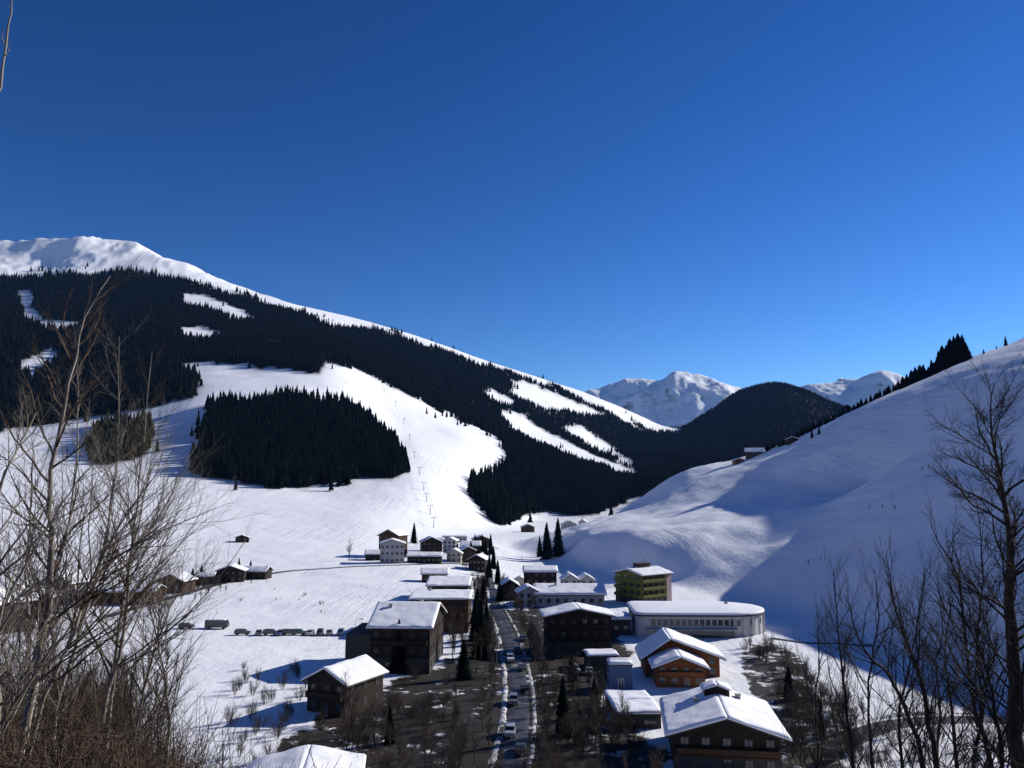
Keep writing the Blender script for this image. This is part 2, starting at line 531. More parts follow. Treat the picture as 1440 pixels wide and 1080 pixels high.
def forest(name, polys, cell, hgt, mat, label, nvar=4, tiers=3, sides=6):
    lo = min(RNG[p][0] for p in polys); hi = max(RNG[p][1] for p in polys)
    allp = [q for p in polys for q in POLY[p]]
    ax = [azt(px, py)[0] for px, py in allp]
    a0, a1 = max(min(ax), -0.63) - 0.02, min(max(ax), 0.63) + 0.02
    # jittered lattice in plan
    x0, x1 = hi * sin(a0), hi * sin(a1)
    xs = np.arange(min(x0, lo * sin(a0)), max(x1, lo * sin(a1)), cell); ys = np.arange(lo * 0.8, hi, cell)
    X, Y = np.meshgrid(xs, ys); X = X.ravel(); Y = Y.ravel()
    a = np.arctan2(X, Y); r = np.hypot(X, Y)
    ok = (a > a0) & (a < a1) & (r > lo) & (r < hi)
    X, Y = X[ok] + rng.uniform(-.5, .5, ok.sum()) * cell, Y[ok] + rng.uniform(-.5, .5, ok.sum()) * cell
    r = np.hypot(X, Y); a = np.arctan2(X, Y); Z = bil(ZG, a, r)
    m = forest_mask(X, Y, Z, r, polys) | (forest_mask(X, Y, Z, r, polys, 3.0) & (rng.uniform(0, 1, len(X)) < 0.10))
    m &= bil(HG.astype(float), a, r) < 0.5
    X, Y, Z, r, a = X[m], Y[m], Z[m], r[m], a[m]
    H = hgt * (0.45 + 0.68 * rng.uniform(0, 1, len(X)) ** 0.7) * (1 + 0.25 * fbm(X / 90, Y / 90, 91, 2))
    seen = (Z + H) / r > bil(HOR, a, r * 0.985) - 0.0006
    X, Y, Z, H = X[seen], Y[seen], Z[seen], H[seen]
    n = len(X); var = rng.integers(0, nvar, n)
    VV, TT, base = [], [], 0
    for v in range(nvar):
        tv, tt = fir_template(tiers, sides, 100 + v)
        k = np.nonzero(var == v)[0]
        if not len(k): continue
        th = rng.uniform(0, 6.28, len(k)); c, s = np.cos(th), np.sin(th)
        w = H[k] * rng.uniform(0.85, 1.25, len(k))
        vx = (tv[None, :, 0] * c[:, None] - tv[None, :, 1] * s[:, None]) * w[:, None] + X[k][:, None]
        vy = (tv[None, :, 0] * s[:, None] + tv[None, :, 1] * c[:, None]) * w[:, None] + Y[k][:, None]
        vz = tv[None, :, 2] * H[k][:, None] + Z[k][:, None]
        VV.append(np.stack([vx, vy, vz], -1).reshape(-1, 3))
        TT.append((tt[None] + (np.arange(len(k)) * len(tv))[:, None, None] + base).reshape(-1, 3))
        base += len(k) * len(tv)
    o = mesh_from(name, np.concatenate(VV), mat=mat, tris=np.concatenate(TT))
    print('forest', name, n)
    return tag(o, label, 'forest', kind='stuff')


def needle_mat(name, c1, c2):
    t = NT(name)
    geo = t.n('ShaderNodeNewGeometry')
    k = t.mix(geo.outputs['Random Per Island'], c1, c2)
    t.color(k, 1.0, 0.0)
    return t.m


M['fir'] = needle_mat('fir_needles', (0.002, 0.004, 0.0035), (0.006, 0.009, 0.007))
M['fir_far'] = needle_mat('fir_needles_far', (0.002, 0.004, 0.004), (0.006, 0.008, 0.007))
M['larch'] = needle_mat('larch_twigs', (0.02, 0.024, 0.012), (0.04, 0.036, 0.02))
forest('ski_slope_forest', ['F2'], 5.2, 22, M['fir'], 'dense dark spruce wood standing alone in the middle of the ski slope', tiers=4, sides=7)
forest('small_wood', ['F2B'], 6.5, 19, M['larch'], 'small brownish green wood on the snow left of the big dark wood', tiers=5, sides=8)
forest('valley_forest', ['F3'], 6.5, 25, M['fir'], 'dark spruce forest at the valley end where the ski run comes down', tiers=4, sides=7)
forest('mountain_forest', ['F1'], 8.2, 20, M['fir_far'], 'wide dark forest belt below the snowy summit and along the long ridge')
forest('peak_forest', ['F4'], 10.5, 21, M['fir_far'], 'dark forest covering the pointed mountain at the end of the valley')
# ---------------------------------------------------------------- building materials
def wood_mat(name, c1, c2, axis='z'):
    t = NT(name)
    st = (6, 6, 0.35) if axis == 'z' else (0.35, 0.35, 7)
    f = t.ramp(t.noise(1.0, 6, stretch=st), (0.3, 0.0), (0.72, 1.0))
    big = t.noise(0.25, 3)
    c = t.mix(f, c1, c2)
    c = t.mix(t.math('MULTIPLY', big, 0.35), c, tuple(v * 0.55 for v in c1))
    t.color(c, 0.75, 0.2)
    t.bump(f, 0.4, 0.03)
    return t.m


def plaster_mat(name, c):
    t = NT(name)
    f = t.noise(0.5, 6); g = t.noise(4.0, 4, stretch=(1, 1, 0.15))
    col = t.mix(t.ramp(f, (0.3, 0.0), (0.7, 1.0)), c, tuple(v * 0.82 for v in c))
    col = t.mix(t.math('MULTIPLY', t.ramp(g, (0.45, 0.0), (0.8, 1.0)), 0.3), col, tuple(v * 0.6 for v in c))
    t.color(col, 0.85, 0.2)
    t.bump(t.noise(12, 4), 0.15, 0.02)
    return t.m


def snow_mat(name):
    t = NT(name)
    c = t.mix(t.ramp(t.noise(0.8, 6), (0.3, 0), (0.7, 1)), (0.86, 0.87, 0.9), (0.79, 0.8, 0.84))
    t.color(c, 0.7, 0.2)
    t.bump(t.noise(1.6, 6), 0.5, 0.12)
    return t.m


M['snow'] = snow_mat('roof_snow')
_t = NT('dirty_snow')
_t.color(_t.mix(_t.ramp(_t.noise(0.55, 6, rough=0.7), (0.42, 0.0), (0.6, 1.0)), (0.66, 0.67, 0.7), (0.12, 0.115, 0.11)), 0.8, 0.2); _t.bump(_t.noise(2.0, 6), 0.8, 0.15); M['dirty_snow'] = _t.m
M['dark_wood'] = wood_mat('dark_wood', (0.014, 0.009, 0.007), (0.032, 0.021, 0.014))
M['brown_wood'] = wood_mat('brown_wood', (0.045, 0.023, 0.012), (0.085, 0.045, 0.024))
M['orange_wood'] = wood_mat('orange_wood', (0.17, 0.056, 0.02), (0.26, 0.09, 0.032), 'h')
M['grey_plaster'] = plaster_mat('grey_plaster', (0.36, 0.36, 0.37))
M['white_plaster'] = plaster_mat('white_plaster', (0.52, 0.52, 0.52))
M['dark_plaster'] = plaster_mat('dark_plaster', (0.055, 0.053, 0.052))
M['cream_plaster'] = plaster_mat('cream_plaster', (0.5, 0.46, 0.36))
M['pink_plaster'] = plaster_mat('pink_plaster', (0.42, 0.33, 0.31))
M['olive'] = wood_mat('olive_panel', (0.10, 0.11, 0.025), (0.17, 0.18, 0.045))
M['blue_wall'] = plaster_mat('blue_wall', (0.11, 0.15, 0.28))
M['roof_dark'] = tex_mat('roof_edge', (0.035, 0.03, 0.028), (0.06, 0.05, 0.045), 3.0)
M['frame'] = tex_mat('window_frame', (0.16, 0.13, 0.1), (0.24, 0.2, 0.16), 5.0)
M['frame_dark'] = tex_mat('window_frame_dark', (0.03, 0.02, 0.014), (0.05, 0.034, 0.024), 5.0)
M['frame_white'] = tex_mat('window_frame_white', (0.62, 0.62, 0.6), (0.7, 0.7, 0.68), 5.0)
M['metal'] = tex_mat('grey_metal', (0.16, 0.165, 0.17), (0.24, 0.24, 0.25), 6.0, 0.5)
M['concrete'] = tex_mat('concrete', (0.25, 0.25, 0.245), (0.33, 0.325, 0.31), 1.5)
_t = NT('window_glass'); _t.color(_t.mix(_t.noise(0.7, 2), (0.015, 0.02, 0.028), (0.05, 0.06, 0.075)), 0.08, 0.6); M['glass'] = _t.m

LAST = {}


class MB:
    """collects solids for ONE mesh"""
    def __init__(self):
        self.V, self.F = [], []

    def add(self, V, Fs):
        b = len(self.V); self.V += [tuple(v) for v in V]; self.F += [tuple(b + i for i in f) for f in Fs]; return self

    def box(self, x0, x1, y0, y1, z0, z1):
        V = [(x, y, z) for z in (z0, z1) for y in (y0, y1) for x in (x0, x1)]
        return self.add(V, [(0, 2, 3, 1), (4, 5, 7, 6), (0, 1, 5, 4), (2, 6, 7, 3), (0, 4, 6, 2), (1, 3, 7, 5)])

    def prism(self, pts, y0, y1):
        """outline in x,z (counter-clockwise seen from -y) drawn along y"""
        n = len(pts)
        V = [(x, y0, z) for x, z in pts] + [(x, y1, z) for x, z in pts]
        Fs = [tuple(range(n)), tuple(range(2 * n - 1, n - 1, -1))] + [(i, i + n, (i + 1) % n + n, (i + 1) % n) for i in range(n)]
        return self.add(V, Fs)

    def tube(self, pts, rad, sides=6):
        pts = [Vector(p) for p in pts]; rings = []
        rad = rad if isinstance(rad, (list, tuple)) else [rad] * len(pts)
        for i, p in enumerate(pts):
            d = (pts[min(i + 1, len(pts) - 1)] - pts[max(i - 1, 0)]).normalized()
            u = d.cross(Vector((0, 0, 1)) if abs(d.z) < 0.9 else Vector((1, 0, 0))).normalized(); v = d.cross(u)
            rings.append([p + (u * cos(2 * pi * k / sides) + v * sin(2 * pi * k / sides)) * rad[i] for k in range(sides)])
        V = [q for r in rings for q in r]; n = len(rings)
        Fs = [(i * sides + k, i * sides + (k + 1) % sides, (i + 1) * sides + (k + 1) % sides, (i + 1) * sides + k) for i in range(n - 1) for k in range(sides)]
        Fs += [tuple(range(sides - 1, -1, -1)), tuple((n - 1) * sides + k for k in range(sides))]
        return self.add(V, Fs)

    def disc(self, c, axis, r, h, sides=14):
        a = Vector(axis).normalized()
        return self.tube([Vector(c) - a * h / 2, Vector(c) + a * h / 2], r, sides)

    def build(self, name, mat, parent=None, bevel=0, smooth=False):
        me = bpy.data.meshes.new(name); me.from_pydata(self.V, [], self.F); me.update()
        bm = bmesh.new(); bm.from_mesh(me); bmesh.ops.recalc_face_normals(bm, faces=bm.faces)
        if bevel:
            bmesh.ops.bevel(bm, geom=list(bm.edges), offset=bevel, segments=2, affect='EDGES', clamp_overlap=True)
        bm.to_mesh(me); bm.free()
        for m in (mat if isinstance(mat, list) else [mat]):
            if m: me.materials.append(m)
        if smooth:
            me.polygons.foreach_set('use_smooth', np.ones(len(me.polygons), bool))
        o = bpy.data.objects.new(name, me); COL.objects.link(o)
        if parent: o.parent = parent
        return o


def empty(name, loc, rz=0):
    o = bpy.data.objects.new(name, None); COL.objects.link(o)
    o.location = loc; o.rotation_euler = (0, 0, rz); o.empty_display_size = 0.5
    return o


def copy_tree(o, parent=None):
    c = o.copy(); COL.objects.link(c)
    if parent is not None: c.parent = parent
    for ch in list(o.children): copy_tree(ch, c)
    return c


SEED = [0]


def snow_slab(mb, c00, c10, c11, c01, th=0.4, lump=0.14, over=0.06):
    """a snow blanket over a roof plane given by its four corners"""
    SEED[0] += 1; sd = SEED[0]
    c00, c10, c11, c01 = map(Vector, (c00, c10, c11, c01))
    L1 = max((c10 - c00).length, 0.5); L2 = max((c01 - c00).length, 0.5)
    n = int(min(26, max(4, L1 / 0.7))); m = int(min(26, max(4, L2 / 0.7)))
    us = np.linspace(0, 1, n + 1); vs_ = np.linspace(0, 1, m + 1)
    e = 0.35
    us = np.concatenate([[0], [min(0.3, e / L1)], us[1:-1], [1 - min(0.3, e / L1)], [1]]); us.sort()
    vs_ = np.concatenate([[0], [min(0.3, e / L2)], vs_[1:-1], [1 - min(0.3, e / L2)], [1]]); vs_.sort()
    U, W = np.meshgrid(us, vs_, indexing='ij')
    A, B, C_, D = (np.array(v)[None, None] for v in (c00, c10, c11, c01))
    U3, W3 = U[..., None], W[..., None]
    P = A * (1 - U3) * (1 - W3) + B * U3 * (1 - W3) + C_ * U3 * W3 + D * (1 - U3) * W3
    ed = np.minimum(np.minimum(U, 1 - U) * L1, np.minimum(W, 1 - W) * L2)
    rise = th * (0.45 + 0.55 * np.sqrt(np.clip(ed / 0.45, 0, 1)))
    rise = rise + lump * 1.6 * fbm(U * L1 / 2.2 + sd * 7.3, W * L2 / 2.2, 61, 3) * np.clip(ed / 0.4, 0.15, 1)
    T = P.copy(); T[..., 2] += np.maximum(rise, 0.06)
    a, b = T.shape[:2]
    V = [tuple(v) for v in T.reshape(-1, 3)]; Fs = []
    id_ = lambda i, j: i * b + j
    for i in range(a - 1):
        for j in range(b - 1):
            Fs.append((id_(i, j), id_(i + 1, j), id_(i + 1, j + 1), id_(i, j + 1)))
    ring = [(i, 0) for i in range(a)] + [(a - 1, j) for j in range(1, b)] + [(i, b - 1) for i in range(a - 2, -1, -1)] + [(0, j) for j in range(b - 2, 0, -1)]
    base = len(V)
    V += [tuple(P[i, j] + np.array([0, 0, 0.012])) for i, j in ring]
    k = len(ring)
    for q in range(k):
        i0, i1 = ring[q], ring[(q + 1) % k]
        Fs.append((id_(*i1), id_(*i0), base + q, base + (q + 1) % k))
    Fs.append(tuple(base + q for q in range(k)))
    mb.add(V, Fs)


WIN_CACHE = {}


def window(parent, loc, rz, w, h, frame='frame', door=False, glass='glass'):
    """window > frame with panes; looks along local -y"""
    key = (round(w, 2), round(h, 2), frame, door)
    if key not in WIN_CACHE:
        f = MB(); t = 0.11
        f.box(-w / 2 - t, w / 2 + t, -0.07, 0.03, -t, 0); f.box(-w / 2 - t, w / 2 + t, -0.07, 0.03, h, h + t)
        f.box(-w / 2 - t, -w / 2, -0.07, 0.03, 0, h); f.box(w / 2, w / 2 + t, -0.07, 0.03, 0, h)
        if w > 0.9: f.box(-0.04, 0.04, -0.06, 0.02, 0, h)
        p = MB(); p.box(-w / 2, w / 2, -0.03, 0.02, 0, h)
        fo = f.build('door' if door else 'window', M[frame]); po = p.build('pane', M['glass'])
        WIN_CACHE[key] = (fo.data, po.data)
        bpy.data.objects.remove(fo); bpy.data.objects.remove(po)
    fd, pd = WIN_CACHE[key]
    fo = bpy.data.objects.new('door' if door else 'window', fd); COL.objects.link(fo)
    fo.parent = parent; fo.location = loc; fo.rotation_euler = (0, 0, rz)
    po = bpy.data.objects.new('pane', pd); COL.objects.link(po); po.parent = fo
    return fo


def house(name, label, cat, loc, rz, w, d, h, rise, wall='dark_wood', over=0.9, snow=0.45, ridge='y', win=(2, 3), win_side=(2, 2), frame='frame_dark',
          balcony=(), chimneys=(), base=None, parent=None, off=(0, 0, 0), ridge_x=0.0, group=None, door=True, wmat2=None, snow_gap=0.0, pre='', sink=1.2, bal_mat='brown_wood', winsize=(1.1, 1.25)):
    """gabled house; local x = width, y = depth, the gable (ridge='y') or the eave (ridge='x') looks along -y"""
    root = parent or tag(empty(name, loc, rz), label, cat, group)
    ox, oy, oz = off

    def fix(o):
        o.location = Vector(o.location) + Vector(off); return o
    body = MB()
    if ridge == 'y':
        a = (ridge_x, h + rise)
        body.prism([(-w / 2, -sink), (w / 2, -sink), (w / 2, h), a, (-w / 2, h)] if rise > 0 else [(-w / 2, -sink), (w / 2, -sink), (w / 2, h), (-w / 2, h)], -d / 2, d / 2)
    else:
        V = [(-w / 2, -d / 2, -sink), (w / 2, -d / 2, -sink), (w / 2, d / 2, -sink), (-w / 2, d / 2, -sink),
             (-w / 2, -d / 2, h), (w / 2, -d / 2, h), (w / 2, d / 2, h), (-w / 2, d / 2, h), (-w / 2, ridge_x, h + rise), (w / 2, ridge_x, h + rise)]
        body.add(V, [(0, 3, 2, 1), (0, 1, 5, 4), (2, 3, 7, 6), (1, 2, 6, 9, 5), (3, 0, 4, 8, 7), (4, 5, 9, 8), (6, 7, 8, 9)])
    fix(body.build(pre + 'wall', M[wall], root))
    if base:
        bb = MB(); bb.box(-w / 2 - 0.03, w / 2 + 0.03, -d / 2 - 0.03, d / 2 + 0.03, -sink, base[1])
        fix(bb.build(pre + 'ground_floor', M[base[0]], root))
    # roof planes: (low edge a-b, high edge d-c)
    planes = []
    th = 0.24
    if ridge == 'y':
        for s in (-1, 1):
            run = abs(s * w / 2 - ridge_x); sl = rise / run
            ex = s * (w / 2 + over); ez = h - over * sl + th * 0.4; rzv = h + rise + th * 0.4
            y0, y1 = -d / 2 - over * 1.1, d / 2 + over * 0.8
            planes.append(((ex, y0, ez), (ex, y1, ez), (ridge_x, y1, rzv), (ridge_x, y0, rzv)))
    else:
        for s in (-1, 1):
            run = abs(s * d / 2 - ridge_x); sl = rise / run
            ey = s * (d / 2 + over); ez = h - over * sl + th * 0.4; rzv = h + rise + th * 0.4
            x0, x1 = -w / 2 - over * 0.9, w / 2 + over * 0.9
            planes.append(((x0, ey, ez), (x1, ey, ez), (x1, ridge_x, rzv), (x0, ridge_x, rzv)))
    rf = MB(); sn = MB()
    for a, b, c, e in planes:
        V = [a, b, c, e] + [(p[0], p[1], p[2] - th) for p in (a, b, c, e)]
        rf.add(V, [(0, 1, 2, 3), (7, 6, 5, 4), (0, 4, 5, 1), (1, 5, 6, 2), (3, 2, 6, 7), (0, 3, 7, 4)])
        if snow:
            snow_slab(sn, a, b, c, e, snow)
    ro = fix(rf.build(pre + 'roof', M['roof_dark'], root))
    if snow:
        so_ = sn.build('roof_snow', M['snow'], ro, smooth=True)
    for cx, cy, ch in chimneys:
        if ridge == 'y':
            zz = h + rise * (1 - abs(cx - ridge_x) / (w / 2))
        else:
            zz = h + rise * (1 - abs(cy - ridge_x) / (d / 2))
        c = MB(); c.box(cx - 0.4, cx + 0.4, cy - 0.4, cy + 0.4, zz - 0.3, zz + ch); c.box(cx - 0.5, cx + 0.5, cy - 0.5, cy + 0.5, zz + ch, zz + ch + 0.12)
        c.build('chimney', M['concrete'], ro)
    # openings
    nr, ncol = win
    fl = h / max(nr, 1)
    ww, wh = winsize
    for r_ in range(nr):
        for c_ in range(ncol):
            x = -w / 2 + w * (c_ + 0.5) / ncol; z = fl * r_ + fl * 0.32
            if door and r_ == 0 and c_ == ncol // 2:
                fix(window(root, (x, -d / 2 - 0.02, 0.06), 0, 1.1, 2.1, frame, True)); continue
            fix(window(root, (x, -d / 2 - 0.02, z), 0, ww, min(wh, fl * 0.55), frame))
    nr, ncol = win_side
    for r_ in range(nr):
        for c_ in range(ncol):
            y = -d / 2 + d * (c_ + 0.5) / ncol; z = h / max(nr, 1) * (r_ + 0.32)
            for s in (-1, 1):
                if s * (loc[0] + ox) < 0 or abs(rz) > 0.2:
                    fix(window(root, (s * (w / 2 + 0.02), y, z), s * pi / 2, ww, min(wh, h / max(nr, 1) * 0.55), frame))
    for z, x0, x1 in balcony:
        b = MB(); y0, y1 = -d / 2 - 1.15, -d / 2 - 0.005
        b.box(x0, x1, y0, y1, z - 0.15, z)
        bo = fix(b.build(pre + 'balcony', M[bal_mat], root))
        r2 = MB(); r2.box(x0, x1, y0, y0 + 0.07, z + 0.12, z + 1.0); r2.box(x0, x0 + 0.07, y0 + 0.07, y1, z + 0.12, z + 1.0); r2.box(x1 - 0.07, x1, y0 + 0.07, y1, z + 0.12, z + 1.0)
        for q in range(int((x1 - x0) / 2) + 1):
            xx = x0 + 0.1 + (x1 - x0 - 0.2) * q / max(1, int((x1 - x0) / 2))
            r2.box(xx - 0.04, xx + 0.04, y0 + 0.07, y0 + 0.14, z, z + 1.05)
        r2.build('railing', M[bal_mat], bo)
    LAST['roof'] = ro
    return root


def at(px, r, dz=0):
    p = gr(px, r); p.z += dz; return p


# ---- near village, right of the road
K = house('chalet', 'big dark timber chalet with broad snowy gable roof at the bottom right', 'chalet', at(1004, 139.5), radians(-8), 15.6, 18.5, 5.9, 2.4, over=1.4, snow=0.5, win=(2, 5), win_side=(2, 4),
          balcony=((2.9, -7.5, 7.5),), base=('dark_plaster', 2.5), chimneys=((-3.6, 1.0, 1.2), (3.5, 4.5, 1.1)))
_kr = LAST['roof']
dm = MB(); dm.prism([(-2.0, 7.0), (2.0, 7.0), (2.0, 9.3), (0, 10.0), (-2.0, 9.3)], 3.0, 6.4); dm.build('dormer', M['dark_wood'], _kr)
ds = MB(); snow_slab(ds, (-2.5, 2.6, 9.2), (-2.5, 6.5, 9.2), (0, 6.5, 10.05), (0, 2.6, 10.05), 0.35); snow_slab(ds, (2.5, 6.5, 9.2), (2.5, 2.6, 9.2), (0, 2.6, 10.05), (0, 6.5, 10.05), 0.35)
ds.build('roof_snow', M['snow'], _kr, smooth=True)
house('garage', 'low garage with flat snow covered roof left of the big dark chalet', 'garage', at(884, 159), radians(2), 7.8, 15, 2.5, 0.25, wall='dark_plaster', over=0.35, snow=0.5, ridge='x', win=(1, 2), win_side=(0, 0), door=False, winsize=(2.2, 1.2))
I = house('chalet', 'orange brown wooden chalet with two stacked snowy roofs behind the blue shed', 'chalet', at(950, 198), radians(-4), 16.6, 12, 4.4, 3.8, wall='orange_wood', over=1.3, snow=0.55, ridge_x=-2.6, win=(2, 5), win_side=(2, 3), frame='frame')
house('', '', '', at(950, 198), 0, 10.4, 9, 4.0, 2.0, wall='orange_wood', over=1.0, snow=0.55, win=(2, 4), win_side=(2, 2), frame='frame', parent=I, off=(-1.6, -10.52, 0), pre='wing_', balcony=((2.1, -4.6, 4.6),), bal_mat='orange_wood')
house('shed', 'small blue walled shed with a flat cap of snow', 'shed', at(868, 181.5), 0, 4.9, 4.4, 5.0, 0.2, wall='blue_wall', over=0.15, snow=0.55, ridge='x', win=(1, 1), win_side=(1, 1), door=True, frame='frame_white')
house('chalet', 'wide black timber chalet with thin arched snow edge between the road and white hall', 'chalet', at(810, 224), radians(3), 17.2, 10, 9.6, 1.8, over=1.2, snow=0.4, win=(3, 6), win_side=(3, 3), balcony=((3.2, -8, 8), (6.4, -8, 8)), bal_mat='dark_wood', base=('dark_plaster', 3.0))
# green hotel
G = house('hotel', 'olive green hotel of four storeys with dark balcony bands and snowy roof', 'hotel', at(903, 319), radians(36), 15.5, 14, 10.8, 1.6, wall='olive', over=0.8, snow=0.6, ridge='x', win=(4, 5), win_side=(4, 4), frame='frame_dark',
          balcony=((2.7, -7.6, 4.0), (5.5, -7.6, 4.0), (8.3, -7.6, 4.0)), bal_mat='olive', base=('dark_plaster', 2.2))
for z_ in (2.7, 5.5, 8.3):
    b = MB(); b.box(-8.9, -7.78, -6.8, 6.8, z_ - 0.15, z_); bo = b.build('balcony', M['olive'], G)
    b = MB(); b.box(-8.9, -8.83, -6.8, 6.8, z_ + 0.1, z_ + 0.95); b.box(-8.8, -7.79, -6.8, -6.73, z_ + 0.1, z_ + 0.95); b.box(-8.8, -7.79, 6.73, 6.8, z_ + 0.1, z_ + 0.95); b.build('railing', M['olive'], bo)
b = MB(); b.box(5.2, 7.81, -7.35, -7.06, 0, 11.0); b.build('stair_tower', M['pink_plaster'], G)
b = MB(); b.box(-3.2, 2.8, -1.2, 2.0, 12.1, 14.3); b.box(-3.5, 3.1, -1.5, 2.3, 14.3, 14.5); b.build('roof_box', M['roof_dark'], G)
# round white hall
H0 = at(976, 257)
H = tag(empty('hall', H0, radians(-2)), 'long white hall with rounded end, window band and wide flat snowy roof', 'hall')


def stadium(hw, hd, n=14, rl=3.0):
    """outline: square-ish left end, round right end"""
    pts = []
    for k in range(n + 1):
        a = -pi / 2 + pi * k / n; pts.append((hw - hd + hd * cos(a), hd * sin(a)))
    for k in range(5):
        a = pi / 2 + pi / 2 * k / 4; pts.append((-hw + rl + rl * cos(a), hd - rl + rl * sin(a)))
    for k in range(5):
        a = pi + pi / 2 * k / 4; pts.append((-hw + rl + rl * cos(a), -hd + rl + rl * sin(a)))
    return pts


def extr(mb, pts, z0, z1):
    n = len(pts)
    mb.add([(x, y, z0) for x, y in pts] + [(x, y, z1) for x, y in pts], [tuple(range(n - 1, -1, -1)), tuple(range(n, 2 * n))] + [(i, (i + 1) % n, (i + 1) % n + n, i + n) for i in range(n)])


b = MB(); extr(b, stadium(19.4, 12.0, rl=2.6), -1.0, 6.0); b.build('wall', M['white_plaster'], H)
b = MB(); extr(b, stadium(20.2, 12.8), 6.0, 6.45); hr = b.build('roof', M['roof_dark'], H)
pts = stadium(20.1, 12.7, 20)
V, Fs = [], []
prof = [(1.0, 6.46), (0.998, 6.75), (0.985, 6.98), (0.93, 7.12), (0.75, 7.3), (0.5, 7.6), (0.25, 7.85)]
for q, (f, z) in enumerate(prof):
    for k, (x, y) in enumerate(pts):
        V.append((x * (1 - (1 - f) * 0.75), y * f, z + (0.22 * float(fbm(x * f / 3 + 5, y * f / 3, 71, 3)) if q > 2 else 0)))
n_ = len(pts)
for q in range(len(prof) - 1):
    Fs += [(q * n_ + k, q * n_ + (k + 1) % n_, (q + 1) * n_ + (k + 1) % n_, (q + 1) * n_ + k) for k in range(n_)]
Fs.append(tuple((len(prof) - 1) * n_ + k for k in range(n_)))
MB().add(V, Fs).build('roof_snow', M['snow'], hr, smooth=True)
for k in range(14):      # upper window band of the front
    window(H, (-14.6 + k * 1.75, -12.02, 3.5), 0, 1.1, 1.5, 'frame')
for k in range(7):
    a = radians(-78 + k * 22)
    window(H, (7.4 + 12.02 * cos(a), 12.02 * sin(a), 3.3), a + pi / 2, 1.2, 1.7, 'frame_white')
b = MB(); b.box(-14.5, 8.5, -12.9, -12.03, 0.3, 2.2); b.build('glazed_front', M['glass'], H)
b = MB(); b.box(-16.5, 9.5, -14.0, -12.01, 2.25, 2.65); cpo = b.build('canopy', M['grey_plaster'], H)
for k in range(6):
    a = radians(-85 + k * 14)
    b = MB(); b.tube([(7.4 + 12.5 * cos(a), 12.5 * sin(a), 0), (7.4 + 12.5 * cos(a), 12.5 * sin(a), 6.0)], 0.22, 8); b.build('column', M['white_plaster'], H)
b = MB(); b.tube([(9.5, 2, 7.3), (9.5, 2, 11.5)], [0.09, 0.05], 6); b.box(9.1, 9.9, 1.6, 2.4, 7.2, 8.3); b.build('mast', M['metal'], H)
house('pavilion', 'low flat pavilion heaped with snow joined to the left of the white hall', 'pavilion', at(862, 250), 0, 8.5, 9, 4.4, 0.3, wall='dark_plaster', over=0.4, snow=0.9, ridge='x', win=(1, 3), win_side=(0, 0), door=False)

# ---- village right of the road, further back
house('house', 'tall dark house under a flat slab of snow beyond the twin gabled cottage', 'house', at(759, 361), 0, 14, 13, 8.4, 1.5, wall='dark_wood', over=0.7, snow=0.8, ridge='x', win=(3, 4), win_side=(2, 2))
tw = house('cottage', 'twin gabled cottage with two small peaked snow roofs left of the green hotel', 'cottage', at(800, 350), radians(2), 6.6, 9, 5.4, 2.1, wall='grey_plaster', over=0.5, snow=0.6, win=(2, 2), win_side=(2, 2))
house('', '', '', at(800, 350), 0, 6.2, 8.4, 5.0, 2.0, wall='grey_plaster', over=0.5, snow=0.6, win=(2, 2), win_side=(2, 2), parent=tw, off=(7.2, 0.8, 0), pre='second_')
house('inn', 'wide low inn with broad bright snow roof between twin cottage and black chalet', 'inn', at(799, 311), 0, 25, 17, 4.4, 2.3, wall='grey_plaster', over=1.0, snow=0.7, ridge='x', win=(1, 8), win_side=(1, 2), chimneys=((-5, -2, 1.5),))
house('house', 'small grey house with snowy roof at the left end of the low inn', 'house', at(742, 306), radians(6), 8, 8, 5.0, 2.0, wall='grey_plaster', over=0.6, snow=0.5, win=(2, 3), win_side=(2, 2))
# ---- left of the road
A = house('farmhouse', 'large dark farmhouse with one broad smooth snow roof left of the road', 'farmhouse', at(577, 207), radians(-3), 14.0, 23, 10.4, 3.8, wall='dark_wood', over=1.0, snow=0.5, ridge='x', win=(3, 5), win_side=(3, 5), base=('dark_plaster', 3.2), balcony=((6.4, -6.5, 6.5),), bal_mat='dark_wood', chimneys=((2.5, 3.5, 1.4), (-4.0, -3.0, 1.2)))
b = MB(); b.box(-13.0, -7.02, -11.0, 6, -1, 8.4); b.build('annex', M['dark_plaster'], A)
b = MB(); snow_slab(b, (-13.2, -11.2, 8.4), (-7.3, -11.2, 8.4), (-7.3, 6.2, 8.4), (-13.2, 6.2, 8.4), 0.0, 0.02); b.build('annex_roof', M['roof_dark'], A)
house('house', 'brown wooden house with flat snow roof tight behind the large farmhouse', 'house', at(623, 258), 0, 17.2, 19, 9.8, 0.7, wall='brown_wood', over=0.9, snow=0.45, ridge='x', win=(3, 5), win_side=(3, 4), balcony=((3.4, 0, 8), (6.9, 0, 8)), chimneys=((-4, 2, 1.3),))
house('barn', 'long barn with pale snow roof behind the flat roofed brown house', 'barn', at(634, 328), 0, 15.5, 26, 6.0, 1.8, wall='dark_wood', over=0.9, snow=0.5, ridge='x', win=(1, 4), win_side=(1, 3))
house('chalet', 'small black chalet with snowy gable roof alone in the field edge, farmhouse behind', 'chalet', at(492, 168), radians(-26), 9.2, 12, 6.0, 2.3, over=0.9, snow=0.45, win=(2, 3), win_side=(2, 3), balcony=((3.0, -4.2, 4.2),), bal_mat='dark_wood')
house('house', 'nearest house, only its mottled snow roof showing at the bottom edge', 'house', at(440, 122), radians(8), 14.5, 11, 2.9, 1.6, wall='dark_plaster', over=0.9, snow=0.45, ridge='y', win=(1, 3), win_side=(1, 2), chimneys=())
